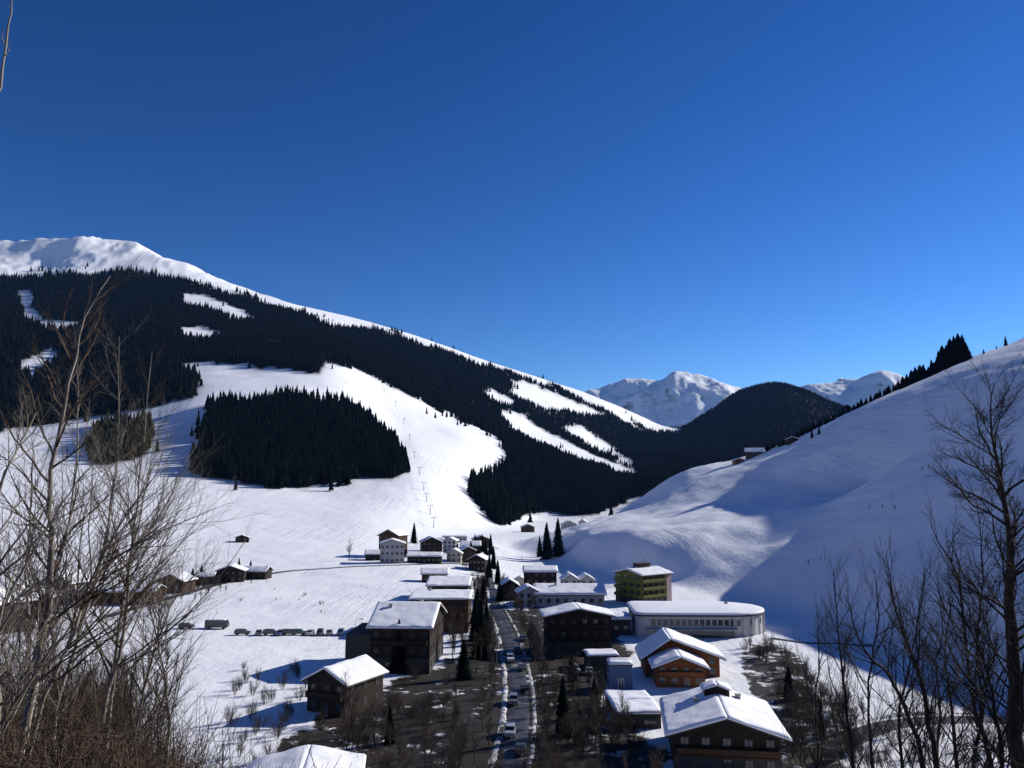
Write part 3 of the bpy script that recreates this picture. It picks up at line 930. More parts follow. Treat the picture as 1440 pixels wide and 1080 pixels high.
# ---- far end of the village, left of the road
house('hotel', 'light grey hotel with three window rows at the foot of the ski run', 'hotel', at(552, 492), radians(8), 14, 12, 11.5, 2.2, wall='grey_plaster', over=0.9, snow=0.35, win=(3, 5), win_side=(3, 4), frame='frame_dark')
house('chalet', 'dark brown chalet peeking over the light grey hotel', 'chalet', at(553, 540), radians(-20), 14, 13, 14, 3.5, wall='brown_wood', over=1.0, snow=0.3, win=(4, 4), win_side=(3, 3))
house('house', 'long low dark house with white roof strip right of the light grey hotel', 'house', at(598, 496), 0, 20, 11, 4.2, 1.6, wall='dark_wood', over=0.8, snow=0.6, ridge='x', win=(1, 7), win_side=(1, 2))
house('chalet', 'dark gabled chalet rising behind the long low dark house', 'chalet', at(606, 545), radians(12), 13, 12, 9.0, 3.0, over=1.0, snow=0.35, win=(3, 4), win_side=(3, 3))
house('house', 'square white house by the foot of the ski run, darker houses around it', 'house', at(634, 575), radians(-8), 9, 9, 8.0, 2.0, wall='white_plaster', over=0.7, snow=0.5, win=(3, 3), win_side=(3, 3))
house('house', 'brown house with snowy gable at the bend of the far road', 'house', at(656, 520), radians(15), 11, 11, 7.0, 2.6, wall='brown_wood', over=0.9, snow=0.5, win=(2, 4), win_side=(2, 3))
house('house', 'black house half hidden by firs beside the far end of the road', 'house', at(674, 480), radians(-15), 10, 10, 7.0, 2.5, over=0.9, snow=0.3, win=(2, 4), win_side=(2, 3))
house('hut', 'little dark hut standing alone at the very bottom of the ski run', 'hut', at(618, 640), 0, 8, 7, 4.0, 1.6, over=0.6, snow=0.5, win=(1, 2), win_side=(1, 1))
house('lift_station', 'low grey lift station with flat snowy roof above the far houses', 'lift station', at(640, 690), 0, 20, 9, 4.5, 0.5, wall='grey_plaster', over=0.6, snow=0.6, ridge='x', win=(1, 6), win_side=(0, 0), door=False)
house('house', 'cream house with brown gable just left of the bend of the far road', 'house', at(640, 512), radians(-5), 9, 9, 5.5, 2.4, wall='cream_plaster', over=0.8, snow=0.5, win=(2, 3), win_side=(2, 2))
house('house', 'dark house with wide snowy eaves behind the brown house at the bend', 'house', at(662, 575), radians(4), 13, 10, 6.5, 2.5, wall='dark_wood', over=0.9, snow=0.5, ridge='x', win=(2, 5), win_side=(2, 2))
house('barn', 'small dark barn left of the light grey far hotel', 'barn', at(528, 512), radians(5), 11, 9, 3.8, 2.0, wall='dark_wood', over=0.8, snow=0.4, ridge='x', win=(1, 3), win_side=(1, 1))
house('house', 'grey plastered house low between long dark house and lift station', 'house', at(612, 585), radians(-4), 12, 10, 6.0, 2.4, wall='grey_plaster', over=0.8, snow=0.5, ridge='x', win=(2, 4), win_side=(2, 2))
house('house', 'dark brown house right of the lift station under the forest tip', 'house', at(676, 660), radians(10), 13, 10, 6.5, 2.6, wall='brown_wood', over=0.9, snow=0.5, win=(2, 4), win_side=(2, 2))
# ---- valley end
house('house', 'grey house at the forest foot beyond the pair of tall spruces', 'house', at(800, 900), radians(10), 15, 12, 9, 3.5, wall='grey_plaster', over=0.9, snow=0.4, win=(3, 4), win_side=(2, 3))
house('house', 'narrow white house at the forest foot, right of its grey neighbour', 'house', at(820, 930), radians(-10), 9, 10, 11, 3, wall='white_plaster', over=0.8, snow=0.4, win=(3, 2), win_side=(2, 2), chimneys=((0, 0, 2.5),))
house('house', 'brown house at the forest foot, left of its grey neighbour', 'house', at(742, 905), radians(5), 14, 11, 6, 2.8, wall='brown_wood', over=0.9, snow=0.5, win=(2, 4), win_side=(2, 2))
# ---- across the fields on the left
house('house', 'black house at the left edge behind the bare trees', 'house', at(8, 292), radians(-20), 14, 13, 9, 3.5, over=1.0, snow=0.35, win=(3, 4), win_side=(3, 3), balcony=((3.2, -6, 6),), bal_mat='dark_wood')
house('house', 'cream house with steep snowy gable seen through the bare trees', 'house', at(98, 356), radians(-12), 13, 12, 7.5, 3.4, wall='cream_plaster', over=0.9, snow=0.5, win=(3, 4), win_side=(2, 3))
house('barn', 'long low brown barn under snow behind the bare trees', 'barn', at(176, 343), radians(4), 27, 11, 4.6, 1.5, wall='brown_wood', over=1.0, snow=0.5, ridge='x', win=(1, 7), win_side=(1, 2))
house('house', 'dark farmhouse with clumps of bushes at the left field edge', 'house', at(328, 404), radians(10), 12, 10, 5.2, 2.2, over=0.9, snow=0.25, win=(2, 4), win_side=(2, 2))
house('hut', 'tiny dark hay hut alone high on the white field', 'hut', at(341, 600), radians(10), 8.5, 6, 3.2, 1.6, over=0.6, snow=0.2, win=(1, 2), win_side=(0, 0))
house('house', 'low brown house with a snowy gable, right neighbour of the long low barn', 'house', at(252, 372), radians(-8), 11, 10, 5.0, 2.4, wall='brown_wood', over=0.9, snow=0.4, win=(2, 3), win_side=(2, 2))
house('shed', 'small dark shed between the left field farmhouse and the low brown house', 'shed', at(292, 398), radians(6), 8, 7, 3.4, 1.5, over=0.6, snow=0.3, ridge='x', win=(1, 2), win_side=(0, 0))
house('barn', 'dark barn with snowy roof, right neighbour of the left field farmhouse', 'barn', at(364, 412), radians(-6), 11, 8, 3.8, 1.9, over=0.7, snow=0.3, ridge='x', win=(1, 3), win_side=(1, 1))
house('house', 'dark house with brown gable between the black left edge house and cream house', 'house', at(52, 322), radians(8), 12, 11, 6.0, 2.6, wall='brown_wood', over=0.9, snow=0.4, win=(2, 3), win_side=(2, 2))
house('house', 'narrow dark house squeezed between the road and the small grey house', 'house', at(716, 322), radians(4), 7, 9, 5.5, 2.2, over=0.7, snow=0.5, win=(2, 2), win_side=(2, 2))
house('house', 'small cream house at the road behind the tall dark slab roofed house', 'house', at(733, 400), radians(-6), 10, 9, 6.0, 2.4, wall='cream_plaster', over=0.7, snow=0.5, win=(2, 3), win_side=(2, 2))
house('shed', 'snow capped shed in the yard between the wide black chalet and blue shed', 'shed', at(842, 203), radians(5), 7, 6, 3.0, 0.3, wall='dark_plaster', over=0.4, snow=0.45, ridge='x', win=(1, 2), win_side=(0, 0))
house('barn', 'small brown barn behind the long pale roofed barn left of the road', 'barn', at(612, 395), radians(4), 12, 10, 4.5, 1.8, wall='brown_wood', over=0.8, snow=0.5, ridge='x', win=(1, 3), win_side=(1, 1))
# ---- on the crest of the right-hand slope
house('mountain_hut', 'mountain hut with snowy roof on the crest of the shaded slope', 'mountain hut', at(1066, 825, -1.5), radians(-15), 17, 11, 6.0, 3.2, wall='brown_wood', over=1.2, snow=0.5, ridge='x', win=(2, 6), win_side=(2, 2))
house('hut', 'small red brown hut just left of the mountain hut on the crest', 'hut', at(1042, 812, -0.5), radians(10), 9, 7, 3.6, 1.6, wall='orange_wood', over=0.6, snow=0.4, win=(1, 3), win_side=(1, 1))
house('hut', 'dark hut just below the crest among the trees right of the mountain hut', 'hut', at(1120, 800, -0.5), radians(-10), 10, 8, 4.2, 2.0, over=0.8, snow=0.5, win=(1, 3), win_side=(1, 1))

# ---------------------------------------------------------------- roads
_t = NT('road_surface')
_c = _t.mix(_t.ramp(_t.noise(0.5, 5), (0.35, 0.0), (0.65, 1.0)), (0.035, 0.035, 0.04), (0.06, 0.06, 0.068))
_c = _t.mix(_t.ramp(_t.noise(0.22, 6, rough=0.7), (0.62, 0.0), (0.72, 1.0)), _c, (0.5, 0.52, 0.56))
_t.color(_c, 0.6, 0.4); M['road'] = _t.m


def spline(pts, step=2.5):
    """Catmull-Rom through ground points, resampled in plan"""
    P = [np.array(p[:2], float) for p in pts]
    P = [2 * P[0] - P[1]] + P + [2 * P[-1] - P[-2]]
    out = []
    for i in range(1, len(P) - 2):
        n = max(2, int(np.linalg.norm(P[i + 1] - P[i]) / step))
        for k in range(n):
            t = k / n
            out.append(0.5 * ((2 * P[i]) + (P[i + 1] - P[i - 1]) * t + (2 * P[i - 1] - 5 * P[i] + 4 * P[i + 1] - P[i + 2]) * t * t + (3 * P[i] - P[i - 1] - 3 * P[i + 1] + P[i + 2]) * t ** 3))
    out.append(P[-2])
    return np.array(out)


def ribbon(name, pts, width, mat, lift=0.14, label=None):
    C = spline(pts); T = np.gradient(C, axis=0); T /= np.linalg.norm(T, axis=1, keepdims=True)
    N = np.stack([T[:, 1], -T[:, 0]], -1)
    us = np.linspace(-1, 1, 7); rows = []
    for u in us:
        Q = C + N * (u * width / 2); rows.append(np.concatenate([Q, (zat_v(Q[:, 0], Q[:, 1]) + lift - 0.3 * (abs(u) > 0.99))[:, None]], 1))
    R = np.stack(rows, 1); n, m = R.shape[:2]
    id_ = np.arange(n * m).reshape(n, m)
    q = np.stack([id_[:-1, :-1], id_[:-1, 1:], id_[1:, 1:], id_[1:, :-1]], -1).reshape(-1, 4)
    o = mesh_from(name, R.reshape(-1, 3), mat=mat, quads=q, smooth=True)
    tag(o, kind='structure')
    return C, N


def bank(C, N, off, hgt, wid, label):
    """ploughed snow heaped along a road edge"""
    n = len(C); prof = [(-1, -0.25), (-0.55, 0.5), (-0.1, 1.0), (0.35, 0.7), (1, -0.25)]
    V = []
    for i in range(n):
        lump = 0.35 + 1.9 * float(fbm(C[i, 0] / 3.5 + off, C[i, 1] / 3.5, 33, 4)); lump = max(-0.35, lump)
        for u, v in prof:
            q = C[i] + N[i] * (off + u * wid / 2 * (0.75 + 0.5 * max(lump, 0)))
            V.append((q[0], q[1], zat(q[0], q[1]) + v * hgt * lump))
    m = len(prof); id_ = np.arange(n * m).reshape(n, m)
    q = np.stack([id_[:-1, :-1], id_[:-1, 1:], id_[1:, 1:], id_[1:, :-1]], -1).reshape(-1, 4)
    o = mesh_from('snow_bank', V, mat=M['dirty_snow'], quads=q, smooth=True)
    tag(o, label, 'snow bank', kind='stuff')


rd = [gp(px, py) for px, py in ((668, 766), (681, 790), (690, 820), (697, 850), (710, 880), (722, 920), (729, 960), (730, 1010), (722, 1060), (708, 1100))]
C_, N_ = ribbon('road', rd, 4.6, M['road'])
bank(C_, N_, -2.9, 0.16, 0.8, 'ploughed snow heaped along the right edge of the village road')
bank(C_, N_, 3.0, 0.38, 1.3, 'ploughed snow heaped along the left edge of the village road')
rd = [Vector((x, y, 0)) for x, y in ((52, 138), (64, 150), (74, 155), (95, 156), (125, 154), (160, 148))]
C_, N_ = ribbon('road', rd, 6.0, M['road'], 0.16)
bank(C_, N_, -3.9, 0.6, 1.4, 'ploughed snow along the far edge of the road at the lower right')
rd = [gp(px, py) for px, py in ((150, 868), (250, 838), (330, 816), (400, 804), (480, 798), (560, 795), (640, 793), (672, 796))]
ribbon('road', rd, 4.5, M['road'], 0.2)
rd = [gp(px, py) for px, py in ((1085, 898), (1140, 905), (1190, 906), (1228, 908))]
ribbon('path', rd, 3.0, M['road'], 0.15)
# ---------------------------------------------------------------- trees
def bark_mat(name, c1, c2):
    t = NT(name)
    f = t.ramp(t.noise(2.5, 6, stretch=(3, 3, 0.6)), (0.3, 0.0), (0.7, 1.0))
    t.color(t.mix(f, c1, c2), 0.85, 0.2)
    t.bump(f, 0.5, 0.02)
    return t.m


M['bark'] = bark_mat('bark', (0.03, 0.024, 0.02), (0.07, 0.055, 0.045))
M['pale_bark'] = bark_mat('pale_bark', (0.16, 0.14, 0.115), (0.34, 0.31, 0.26))
M['twig_brown'] = bark_mat('twig_brown', (0.06, 0.042, 0.03), (0.12, 0.085, 0.06))
M['twig_mid'] = bark_mat('twig_mid', (0.03, 0.022, 0.018), (0.065, 0.048, 0.038))
M['twig_pale'] = bark_mat('twig_pale', (0.15, 0.13, 0.11), (0.26, 0.23, 0.19))
M['twig_dark'] = bark_mat('twig_dark', (0.02, 0.016, 0.015), (0.045, 0.035, 0.032))


class Tubes:
    """many thin tubes gathered with numpy into one mesh"""
    def __init__(self): self.parts = []

    def add(self, pts, rad, sides=4):
        self.parts.append((np.asarray(pts, float), np.asarray(rad, float), sides))

    def build(self, name, mat, parent=None):
        VV, QQ, base = [], [], 0
        for P, R, s in self.parts:
            n = len(P)
            T = np.gradient(P, axis=0); T /= np.linalg.norm(T, axis=1, keepdims=True) + 1e-9
            ref = np.where(np.abs(T[:, 2:]) < 0.9, np.array([[0, 0, 1.0]]), np.array([[1.0, 0, 0]]))
            U = np.cross(T, ref); U /= np.linalg.norm(U, axis=1, keepdims=True) + 1e-9
            W = np.cross(T, U)
            a = np.arange(s) * 2 * pi / s
            V = P[:, None] + (U[:, None] * np.cos(a)[None, :, None] + W[:, None] * np.sin(a)[None, :, None]) * R[:, None, None]
            VV.append(V.reshape(-1, 3))
            i = np.arange(n - 1)[:, None] * s; k = np.arange(s)[None]
            QQ.append((np.stack([i + k, i + (k + 1) % s, i + s + (k + 1) % s, i + s + k], -1).reshape(-1, 4)) + base)
            base += n * s
        return mesh_from(name, np.concatenate(VV), mat=mat, parent=parent, quads=np.concatenate(QQ), smooth=True)


def wander(p0, d, L, n, bend, up, rn):
    """a crooked line of n+1 points"""
    P = [np.array(p0, float)]; d = np.array(d, float); d /= np.linalg.norm(d)
    for k in range(n):
        d = d + rn.normal(0, bend, 3) + np.array([0, 0, up]); d /= np.linalg.norm(d)
        P.append(P[-1] + d * L / n)
    return np.array(P), d


def side_dir(t, rn, spread, az=None):
    """direction leaving axis t at an angle of about spread"""
    t = t / (np.linalg.norm(t) + 1e-9)
    ref = np.array([0, 0, 1.0]) if abs(t[2]) < 0.9 else np.array([1.0, 0, 0])
    u = np.cross(t, ref); u /= np.linalg.norm(u); v = np.cross(t, u)
    a = rn.uniform(0, 2 * pi) if az is None else az
    s = spread * rn.uniform(0.75, 1.25)
    return t * cos(s) + (u * cos(a) + v * sin(a)) * sin(s)


def branchify(tb, P, R, level, rn, opt):
    """grow side branches along polyline P with radii R"""
    if level >= opt['levels']: return
    seg = np.linalg.norm(np.diff(P, axis=0), axis=1); L = seg.sum(); cum = np.concatenate([[0], np.cumsum(seg)])
    n = opt['n'][level]
    n = max(1, int(n * rn.uniform(0.75, 1.25)))
    lo = opt['start'][level]
    for k in range(n):
        f = lo + (1 - lo) * (k + rn.uniform(0, 1)) / n
        s = f * L; i = min(np.searchsorted(cum, s, side='right') - 1, len(P) - 2)
        u = (s - cum[i]) / max(seg[i], 1e-6)
        p = P[i] * (1 - u) + P[i + 1] * u; r = R[i] * (1 - u) + R[i + 1] * u
        t = P[i + 1] - P[i]
        d = side_dir(t, rn, opt['angle'][level])
        d[2] += opt.get('lift', 0.15)
        bl = opt['len'][level] * (L if opt.get('rel', True) else 1) * (1.15 - 0.75 * f) * rn.uniform(0.6, 1.25)
        br = min(r * 0.62, opt['rad'][level] * rn.uniform(0.8, 1.2))
        m = opt['seg'][level]
        Q, _ = wander(p, d, bl, m, opt['bend'], opt['up'], rn)
        q = np.linspace(1, 0.25, m + 1) * br
        tb.add(Q, q, 3 if level > 0 else 5)
        branchify(tb, Q, q, level + 1, rn, opt)


def bare_tree(name, label, cat, base, trunk, rads, seed, opt, mat_t, mat_b, group=None):
    """trunk: world polyline of the leading stem; crown: all side branches"""
    rn = np.random.default_rng(seed)
    root = tag(empty(name, base), label, cat, group)
    P = np.asarray(trunk, float) - np.array(base)[None]
    R = np.asarray(rads, float)
    # resample with a little wobble
    t0 = np.linspace(0, 1, len(P)); t1 = np.linspace(0, 1, max(8, 3 * len(P)))
    P2 = np.stack([pchip1(t0, P[:, k], t1) for k in range(3)], -1); R2 = np.interp(t1, t0, R)
    P2[1:-1] += rn.normal(0, 0.006 * np.linalg.norm(P[-1] - P[0]) / 3, P2[1:-1].shape)
    tr = Tubes(); tr.add(P2, R2, 8); tr.build('trunk', mat_t, root)
    cr = Tubes(); branchify(cr, P2, R2, 0, rn, opt)
    cr.build('crown', mat_b, root)
    return root


def pxtrunk(pts, t):
    """stem through pixels at depth t, rooted in the ground"""
    out = []
    for k, (px, py) in enumerate(pts):
        d = ray(px, py); s = t / d[1]
        out.append([d[0] * s, t, d[2] * s])
    z0 = zat(out[0][0], t)
    if out[0][2] > z0:
        out.insert(0, [out[0][0] - (out[1][0] - out[0][0]) * 0.15, t, z0 - 0.1])
    else:
        out[0][2] = z0 - 0.1
    return out


OPT_L = dict(levels=3, n=(30, 12, 6), start=(0.12, 0.12, 0.15), angle=(0.7, 0.65, 0.7), len=(0.34, 0.42, 0.42), rad=(0.017, 0.0065, 0.0038), seg=(8, 5, 4), bend=0.09, up=0.04, lift=0.1)
left = [
    # pixels of the leading stem, depth, foot radius, what tells it apart
    ([(24, 1010), (45, 880), (64, 770), (78, 690), (110, 560), (132, 460), (155, 388)], 11.5, 0.07, 'tallest bare sapling of the left thicket, its thin tip drawn across the dark forest'),
    ([(-8, 1010), (2, 860), (14, 740), (30, 650), (42, 580)], 9.0, 0.045, 'curved bare sapling cut by the left edge of the picture'),
    ([(92, 1010), (118, 880), (140, 760), (150, 650), (158, 470)], 13.0, 0.04, 'thin upright bare sapling just right of the tallest one'),
    ([(130, 1030), (158, 900), (178, 800), (200, 690), (226, 500)], 14.0, 0.05, 'bare sapling whose tip stands before the brownish green wood'),
    ([(150, 1030), (172, 920), (192, 800), (206, 720), (212, 620)], 15.0, 0.045, 'bare sapling with branches reaching right over the white field'),
    ([(60, 1010), (72, 860), (92, 720), (96, 600), (102, 480)], 15.0, 0.04, 'straight bare sapling behind the tallest one'),
    ([(10, 1010), (26, 900), (30, 800), (52, 700), (60, 610)], 17.0, 0.05, 'short bare sapling behind the curved one at the left edge'),
    ([(236, 1030), (240, 960), (232, 910), (230, 860), (236, 800)], 20.0, 0.05, 'small spreading bare tree at the right end of the left thicket'),
    ([(-80, 1000), (-66, 700), (-42, 400), (-14, 200), (2, 110), (14, 20), (20, -40)], 8.5, 0.035, 'tall bare sapling rising outside the left edge, only its tip in the upper left corner'),
    ([(40, 1010), (84, 900), (120, 820), (176, 740), (240, 660)], 12.0, 0.04, 'bare sapling leaning far right across the thicket'),
    ([(5, 1010), (50, 940), (110, 850), (190, 770), (300, 715)], 13.5, 0.045, 'lowest slanting bare stem of the thicket, reaching right across the farm buildings'),
    ([(-25, 1010), (-12, 900), (20, 800), (60, 720), (110, 660)], 10.5, 0.035, 'slender bare stem entering from the left edge and leaning right'),
    ([(180, 1040), (196, 960), (222, 890), (258, 830), (300, 790)], 17.0, 0.035, 'thin low bare sapling bending right before the parked vehicles'),
]
for k, (pts, t, r0, lab) in enumerate(left):
    tr = pxtrunk(pts, t)
    for q in range(1, len(tr)):
        if k != 8: tr[q][1] += 0.35 * sin(k * 2.1 + q * 0.9)
    o = dict(OPT_L)
    if k == 8: o.update(n=(9, 4, 2), start=(0.75, 0.3, 0.3), len=(0.05, 0.4, 0.4))
    if k in (0, 2, 3, 5): o.update(len=(0.24, 0.42, 0.42))
    if k in (4, 7, 9, 10, 11, 12): o.update(len=(0.5, 0.42, 0.42), start=(0.25, 0.12, 0.15))
    bare_tree('bare_sapling', lab, 'sapling', tr[0], tr, np.linspace(r0, 0.005, len(tr)), 200 + k, o, M['pale_bark'], M['twig_pale' if k % 3 else 'twig_brown'])

# the large dark tree at the right edge and the thin stems beside it
OPT_R = dict(levels=4, n=(44, 14, 9, 5), start=(0.25, 0.15, 0.15, 0.2), angle=(0.95, 0.75, 0.7, 0.7), len=(0.30, 0.45, 0.45, 0.45), rad=(0.036, 0.013, 0.0065, 0.0045), seg=(8, 6, 4, 3), bend=0.13, up=0.02, lift=0.1)
tr = pxtrunk([(1436, 1100), (1428, 980), (1420, 860), (1424, 780), (1408, 680), (1392, 600), (1398, 540)], 21)
bare_tree('bare_tree', 'big dark bare tree with fine twigs at the right edge before the shaded slope', 'tree', tr[0], tr, [0.24, 0.21, 0.17, 0.13, 0.09, 0.05, 0.025, 0.012][:len(tr)], 301, OPT_R, M['bark'], M['twig_dark'])
OPT_S = dict(levels=3, n=(24, 11, 7), start=(0.25, 0.15, 0.2), angle=(0.6, 0.6, 0.7), len=(0.32, 0.45, 0.42), rad=(0.024, 0.010, 0.0065), seg=(7, 5, 3), bend=0.10, up=0.05, lift=0.1)
right = [
    ([(1200, 1090), (1188, 980), (1180, 900), (1172, 800)], 30, 0.09, 'leftmost thin dark stem of the bare group at the lower right'),
    ([(1300, 1090), (1275, 1000), (1248, 950), (1212, 905), (1190, 840)], 27, 0.10, 'thin dark tree leaning left across the lit snow at the lower right'),
    ([(1318, 1090), (1304, 1000), (1290, 940), (1262, 870), (1246, 780)], 26, 0.12, 'dark bare tree with forked stem at the centre of the lower right group'),
    ([(1348, 1090), (1338, 1000), (1330, 930), (1340, 840)], 29, 0.09, 'upright thin dark stem between the forked tree and the big tree'),
    ([(1395, 1090), (1375, 1010), (1362, 930), (1348, 820), (1310, 740)], 24, 0.10, 'dark sapling leaning left directly in front of the big tree'),
]
right += [
    ([(1150, 1090), (1146, 1000), (1152, 930), (1148, 850)], 38, 0.07, 'slim dark sapling nearest to the hedge band in the lower right group'),
    ([(1228, 1090), (1222, 1010), (1226, 930), (1236, 860), (1230, 800)], 34, 0.08, 'slim dark sapling crossing the lit snow beside the left leaning tree'),
    ([(1270, 1090), (1264, 1020), (1276, 950), (1290, 880), (1300, 800)], 31, 0.08, 'slim dark sapling curving right behind the forked tree'),
    ([(1368, 1090), (1380, 1000), (1372, 900), (1384, 800), (1372, 700)], 28, 0.08, 'slim dark sapling close along the left side of the big tree'),
    ([(1318, 1090), (1322, 1010), (1316, 940), (1326, 880), (1318, 810)], 36, 0.07, 'slim dark sapling standing upright behind the forked tree'),
    ([(1412, 1090), (1400, 1010), (1390, 950), (1362, 880), (1338, 850)], 20, 0.06, 'slim dark sapling arching left at the foot of the big tree'),
]
for k, (pts, t, r0, lab) in enumerate(right):
    tr = pxtrunk(pts, t)
    bare_tree('bare_sapling', lab, 'sapling', tr[0], tr, np.linspace(r0, 0.012, len(tr)), 330 + k, OPT_S, M['bark'], M['twig_dark'])


# ---- shrubs and bare trees of the village, built once per kind and copied
def kind_tree(name, h, seed, stems, opt, mt, mb, r0):
    rn = np.random.default_rng(seed)
    root = empty(name, (0, 0, 0))
    tr, cr = Tubes(), Tubes()
    for s in range(stems):
        a = rn.uniform(0, 2 * pi); lean = rn.uniform(0.1, 0.55) if stems > 1 else 0.05
        P, _ = wander((0.25 * cos(a) * (stems > 1), 0.25 * sin(a) * (stems > 1), -0.1), (cos(a) * lean, sin(a) * lean, 1), h * rn.uniform(0.7, 1.0), 8, 0.07, 0.03, rn)
        R = np.linspace(r0, 0.014, len(P)); tr.add(P, R, 5); branchify(cr, P, R, 0, rn, opt)
    tr.build('trunk', mt, root); cr.build('crown', mb, root)
    return root


OB = dict(levels=3, n=(17, 10, 6), start=(0.15, 0.2, 0.2), angle=(0.7, 0.7, 0.7), len=(0.42, 0.45, 0.45), rad=(0.036, 0.026, 0.02), seg=(5, 4, 2), bend=0.12, up=0.03, lift=0.15)
OT = dict(levels=3, n=(36, 13, 8), start=(0.25, 0.2, 0.2), angle=(0.85, 0.7, 0.7), len=(0.34, 0.45, 0.45), rad=(0.06, 0.034, 0.024), seg=(6, 4, 2), bend=0.12, up=0.04, lift=0.15)
SH = [kind_tree('bare_shrub', 4.2, 400 + k, 6, OB, M['bark'], M[('twig_mid', 'twig_dark', 'twig_mid')[k]], 0.05) for k in range(3)]
BT = [kind_tree('bare_tree', 9.0, 420 + k, 1, OT, M['bark'], M[('twig_mid', 'twig_dark')[k % 2]], 0.16) for k in range(3)]
used = set()


def put(proto, x, y, s, rz, label, cat, group, dz=0.0):
    o = proto if id(proto) not in used else copy_tree(proto)
    used.add(id(proto))
    o.location = (x, y, zat(x, y) + dz); o.scale = (s * random.uniform(0.9, 1.1),) * 2 + (s,); o.rotation_euler = (0, 0, rz)
    return tag(o, label, cat, group)


def shrubs(area, n, label, group, smin=0.7, smax=1.3, protos=SH, cat='shrub', rmax=400):
    xs = [p[0] for p in area]; ys = [p[1] for p in area]; k = 0; tries = 0; spots = []
    while k < n and tries < 4000:
        tries += 1
        px, py = random.uniform(min(xs), max(xs)), random.uniform(min(ys), max(ys))
        if not inpoly(np.array([px]), np.array([py]), area)[0]: continue
        p = gp(px, py, 85)
        if p.length > rmax or any((p.x - q[0]) ** 2 + (p.y - q[1]) ** 2 < 2.2 for q in spots): continue
        if blocked(p.x, p.y): continue
        spots.append((p.x, p.y)); k += 1
        put(random.choice(protos), p.x, p.y, random.uniform(smin, smax), random.uniform(0, 6.28), label, cat, group)


FOOT = []
for o in list(COL.objects):
    if o.parent is None and o.type == 'EMPTY' and any(c.name.split('.')[0] == 'wall' for c in o.children):
        wl = [c for c in o.children if c.name.split('.')[0].endswith('wall')]
        for c in wl:
            bb = [o.matrix_basis @ (c.location + Vector(v)) for v in c.bound_box]
            FOOT.append((min(v.x for v in bb) - 0.8, max(v.x for v in bb) + 0.8, min(v.y for v in bb) - 0.8, max(v.y for v in bb) + 0.8))
ROADLINE = spline([gp(px, py) for px, py in ((668, 766), (681, 790), (690, 820), (697, 850), (710, 880), (722, 920), (729, 960), (730, 1010), (722, 1060), (708, 1100))])


def blocked(x, y):
    if any(a < x < b and c < y < d for a, b, c, d in FOOT): return True
    return float(np.min(np.hypot(ROADLINE[:, 0] - x, ROADLINE[:, 1] - y))) < 4.0


shrubs([(300, 1010), (440, 1005), (560, 990), (640, 1000), (660, 1080), (560, 1120), (300, 1100)], 45, 'brown bare shrub in the dark gardens between the black field chalet and the bottom edge', 'shrubs in the gardens left of the road', 0.6, 1.15)
shrubs([(540, 950), (700, 940), (700, 975), (650, 1050), (540, 1010)], 18, 'bare shrub on the patchy ground in front of the large farmhouse', 'shrubs before the farmhouse', 0.5, 0.95)
shrubs([(745, 940), (845, 930), (850, 1000), (915, 1060), (915, 1110), (700, 1110), (745, 1010)], 42, 'dark bare shrub in the shaded gardens between the road and the big dark chalet', 'shrubs right of the road', 0.6, 1.2)
shrubs([(1040, 905), (1085, 915), (1200, 1005), (1215, 1080), (1110, 1090), (1100, 1020)], 55, 'bare shrub in the dark hedge band running down beside the big dark chalet', 'hedge of bare shrubs', 0.7, 1.25)
shrubs([(1200, 1030), (1440, 1040), (1440, 1090), (1200, 1090)], 28, 'bare shrub in the strip below the road at the lower right', 'shrubs below the right road', 0.5, 1.0)
shrubs([(690, 845), (712, 850), (760, 905), (760, 935), (745, 930), (705, 870)], 10, 'bare shrub along the road edge before the wide black chalet', 'shrubs along the road', 0.5, 0.9)
shrubs([(0, 838), (230, 845), (300, 830), (260, 870), (0, 900)], 20, 'brown bare shrub on the field edge around the left farm buildings', 'shrubs on the left field edge', 0.6, 1.3)
shrubs([(255, 800), (310, 812), (385, 803), (380, 812), (260, 832)], 28, 'dark shrub clump beside the dark farmhouse at the left field edge', 'shrubs by the dark farmhouse', 0.7, 1.4)
shrubs([(330, 935), (420, 950), (470, 1000), (400, 1010), (320, 975)], 18, 'small bare shrub on the snow left of the black field chalet', 'shrubs on the near field', 0.45, 1.0)
shrubs([(640, 775), (690, 765), (690, 800), (650, 800)], 8, 'bare shrub among the far houses at the road bend', 'shrubs among the far houses', 0.8, 1.5, rmax=700)
shrubs([(625, 885), (690, 880), (690, 930), (640, 940)], 12, 'tall bare tree in the tangle right of the large farmhouse', 'bare trees right of the farmhouse', 0.8, 1.2, BT, 'tree')
shrubs([(655, 800), (690, 800), (700, 850), (670, 850)], 9, 'bare tree on the left side of the far road', 'bare trees along the far road', 0.7, 1.1, BT, 'tree')
shrubs([(712, 830), (745, 835), (760, 870), (730, 870)], 8, 'bare tree on the right side of the road below the low inn', 'bare trees below the inn', 0.6, 1.0, BT, 'tree')
shrubs([(770, 960), (850, 970), (900, 1070), (720, 1080)], 22, 'bare tree rising from the shaded gardens right of the road', 'bare trees right of the road', 0.7, 1.1, BT, 'tree')
shrubs([(480, 1010), (640, 1010), (640, 1090), (480, 1090)], 16, 'bare tree rising from the dark gardens left of the road', 'bare trees left of the road', 0.6, 1.0, BT, 'tree')
shrubs([(1120, 985), (1220, 1010), (1220, 1090), (1120, 1090)], 14, 'bare tree standing in the hedge band at the lower right', 'bare trees in the hedge band', 0.6, 1.0, BT, 'tree')
shrubs([(400, 812), (560, 806), (600, 840), (520, 868), (330, 868), (330, 830)], 14, 'tiny bare shrub dotted on the white field behind the parked cars', 'shrubs dotted on the field', 0.2, 0.5)
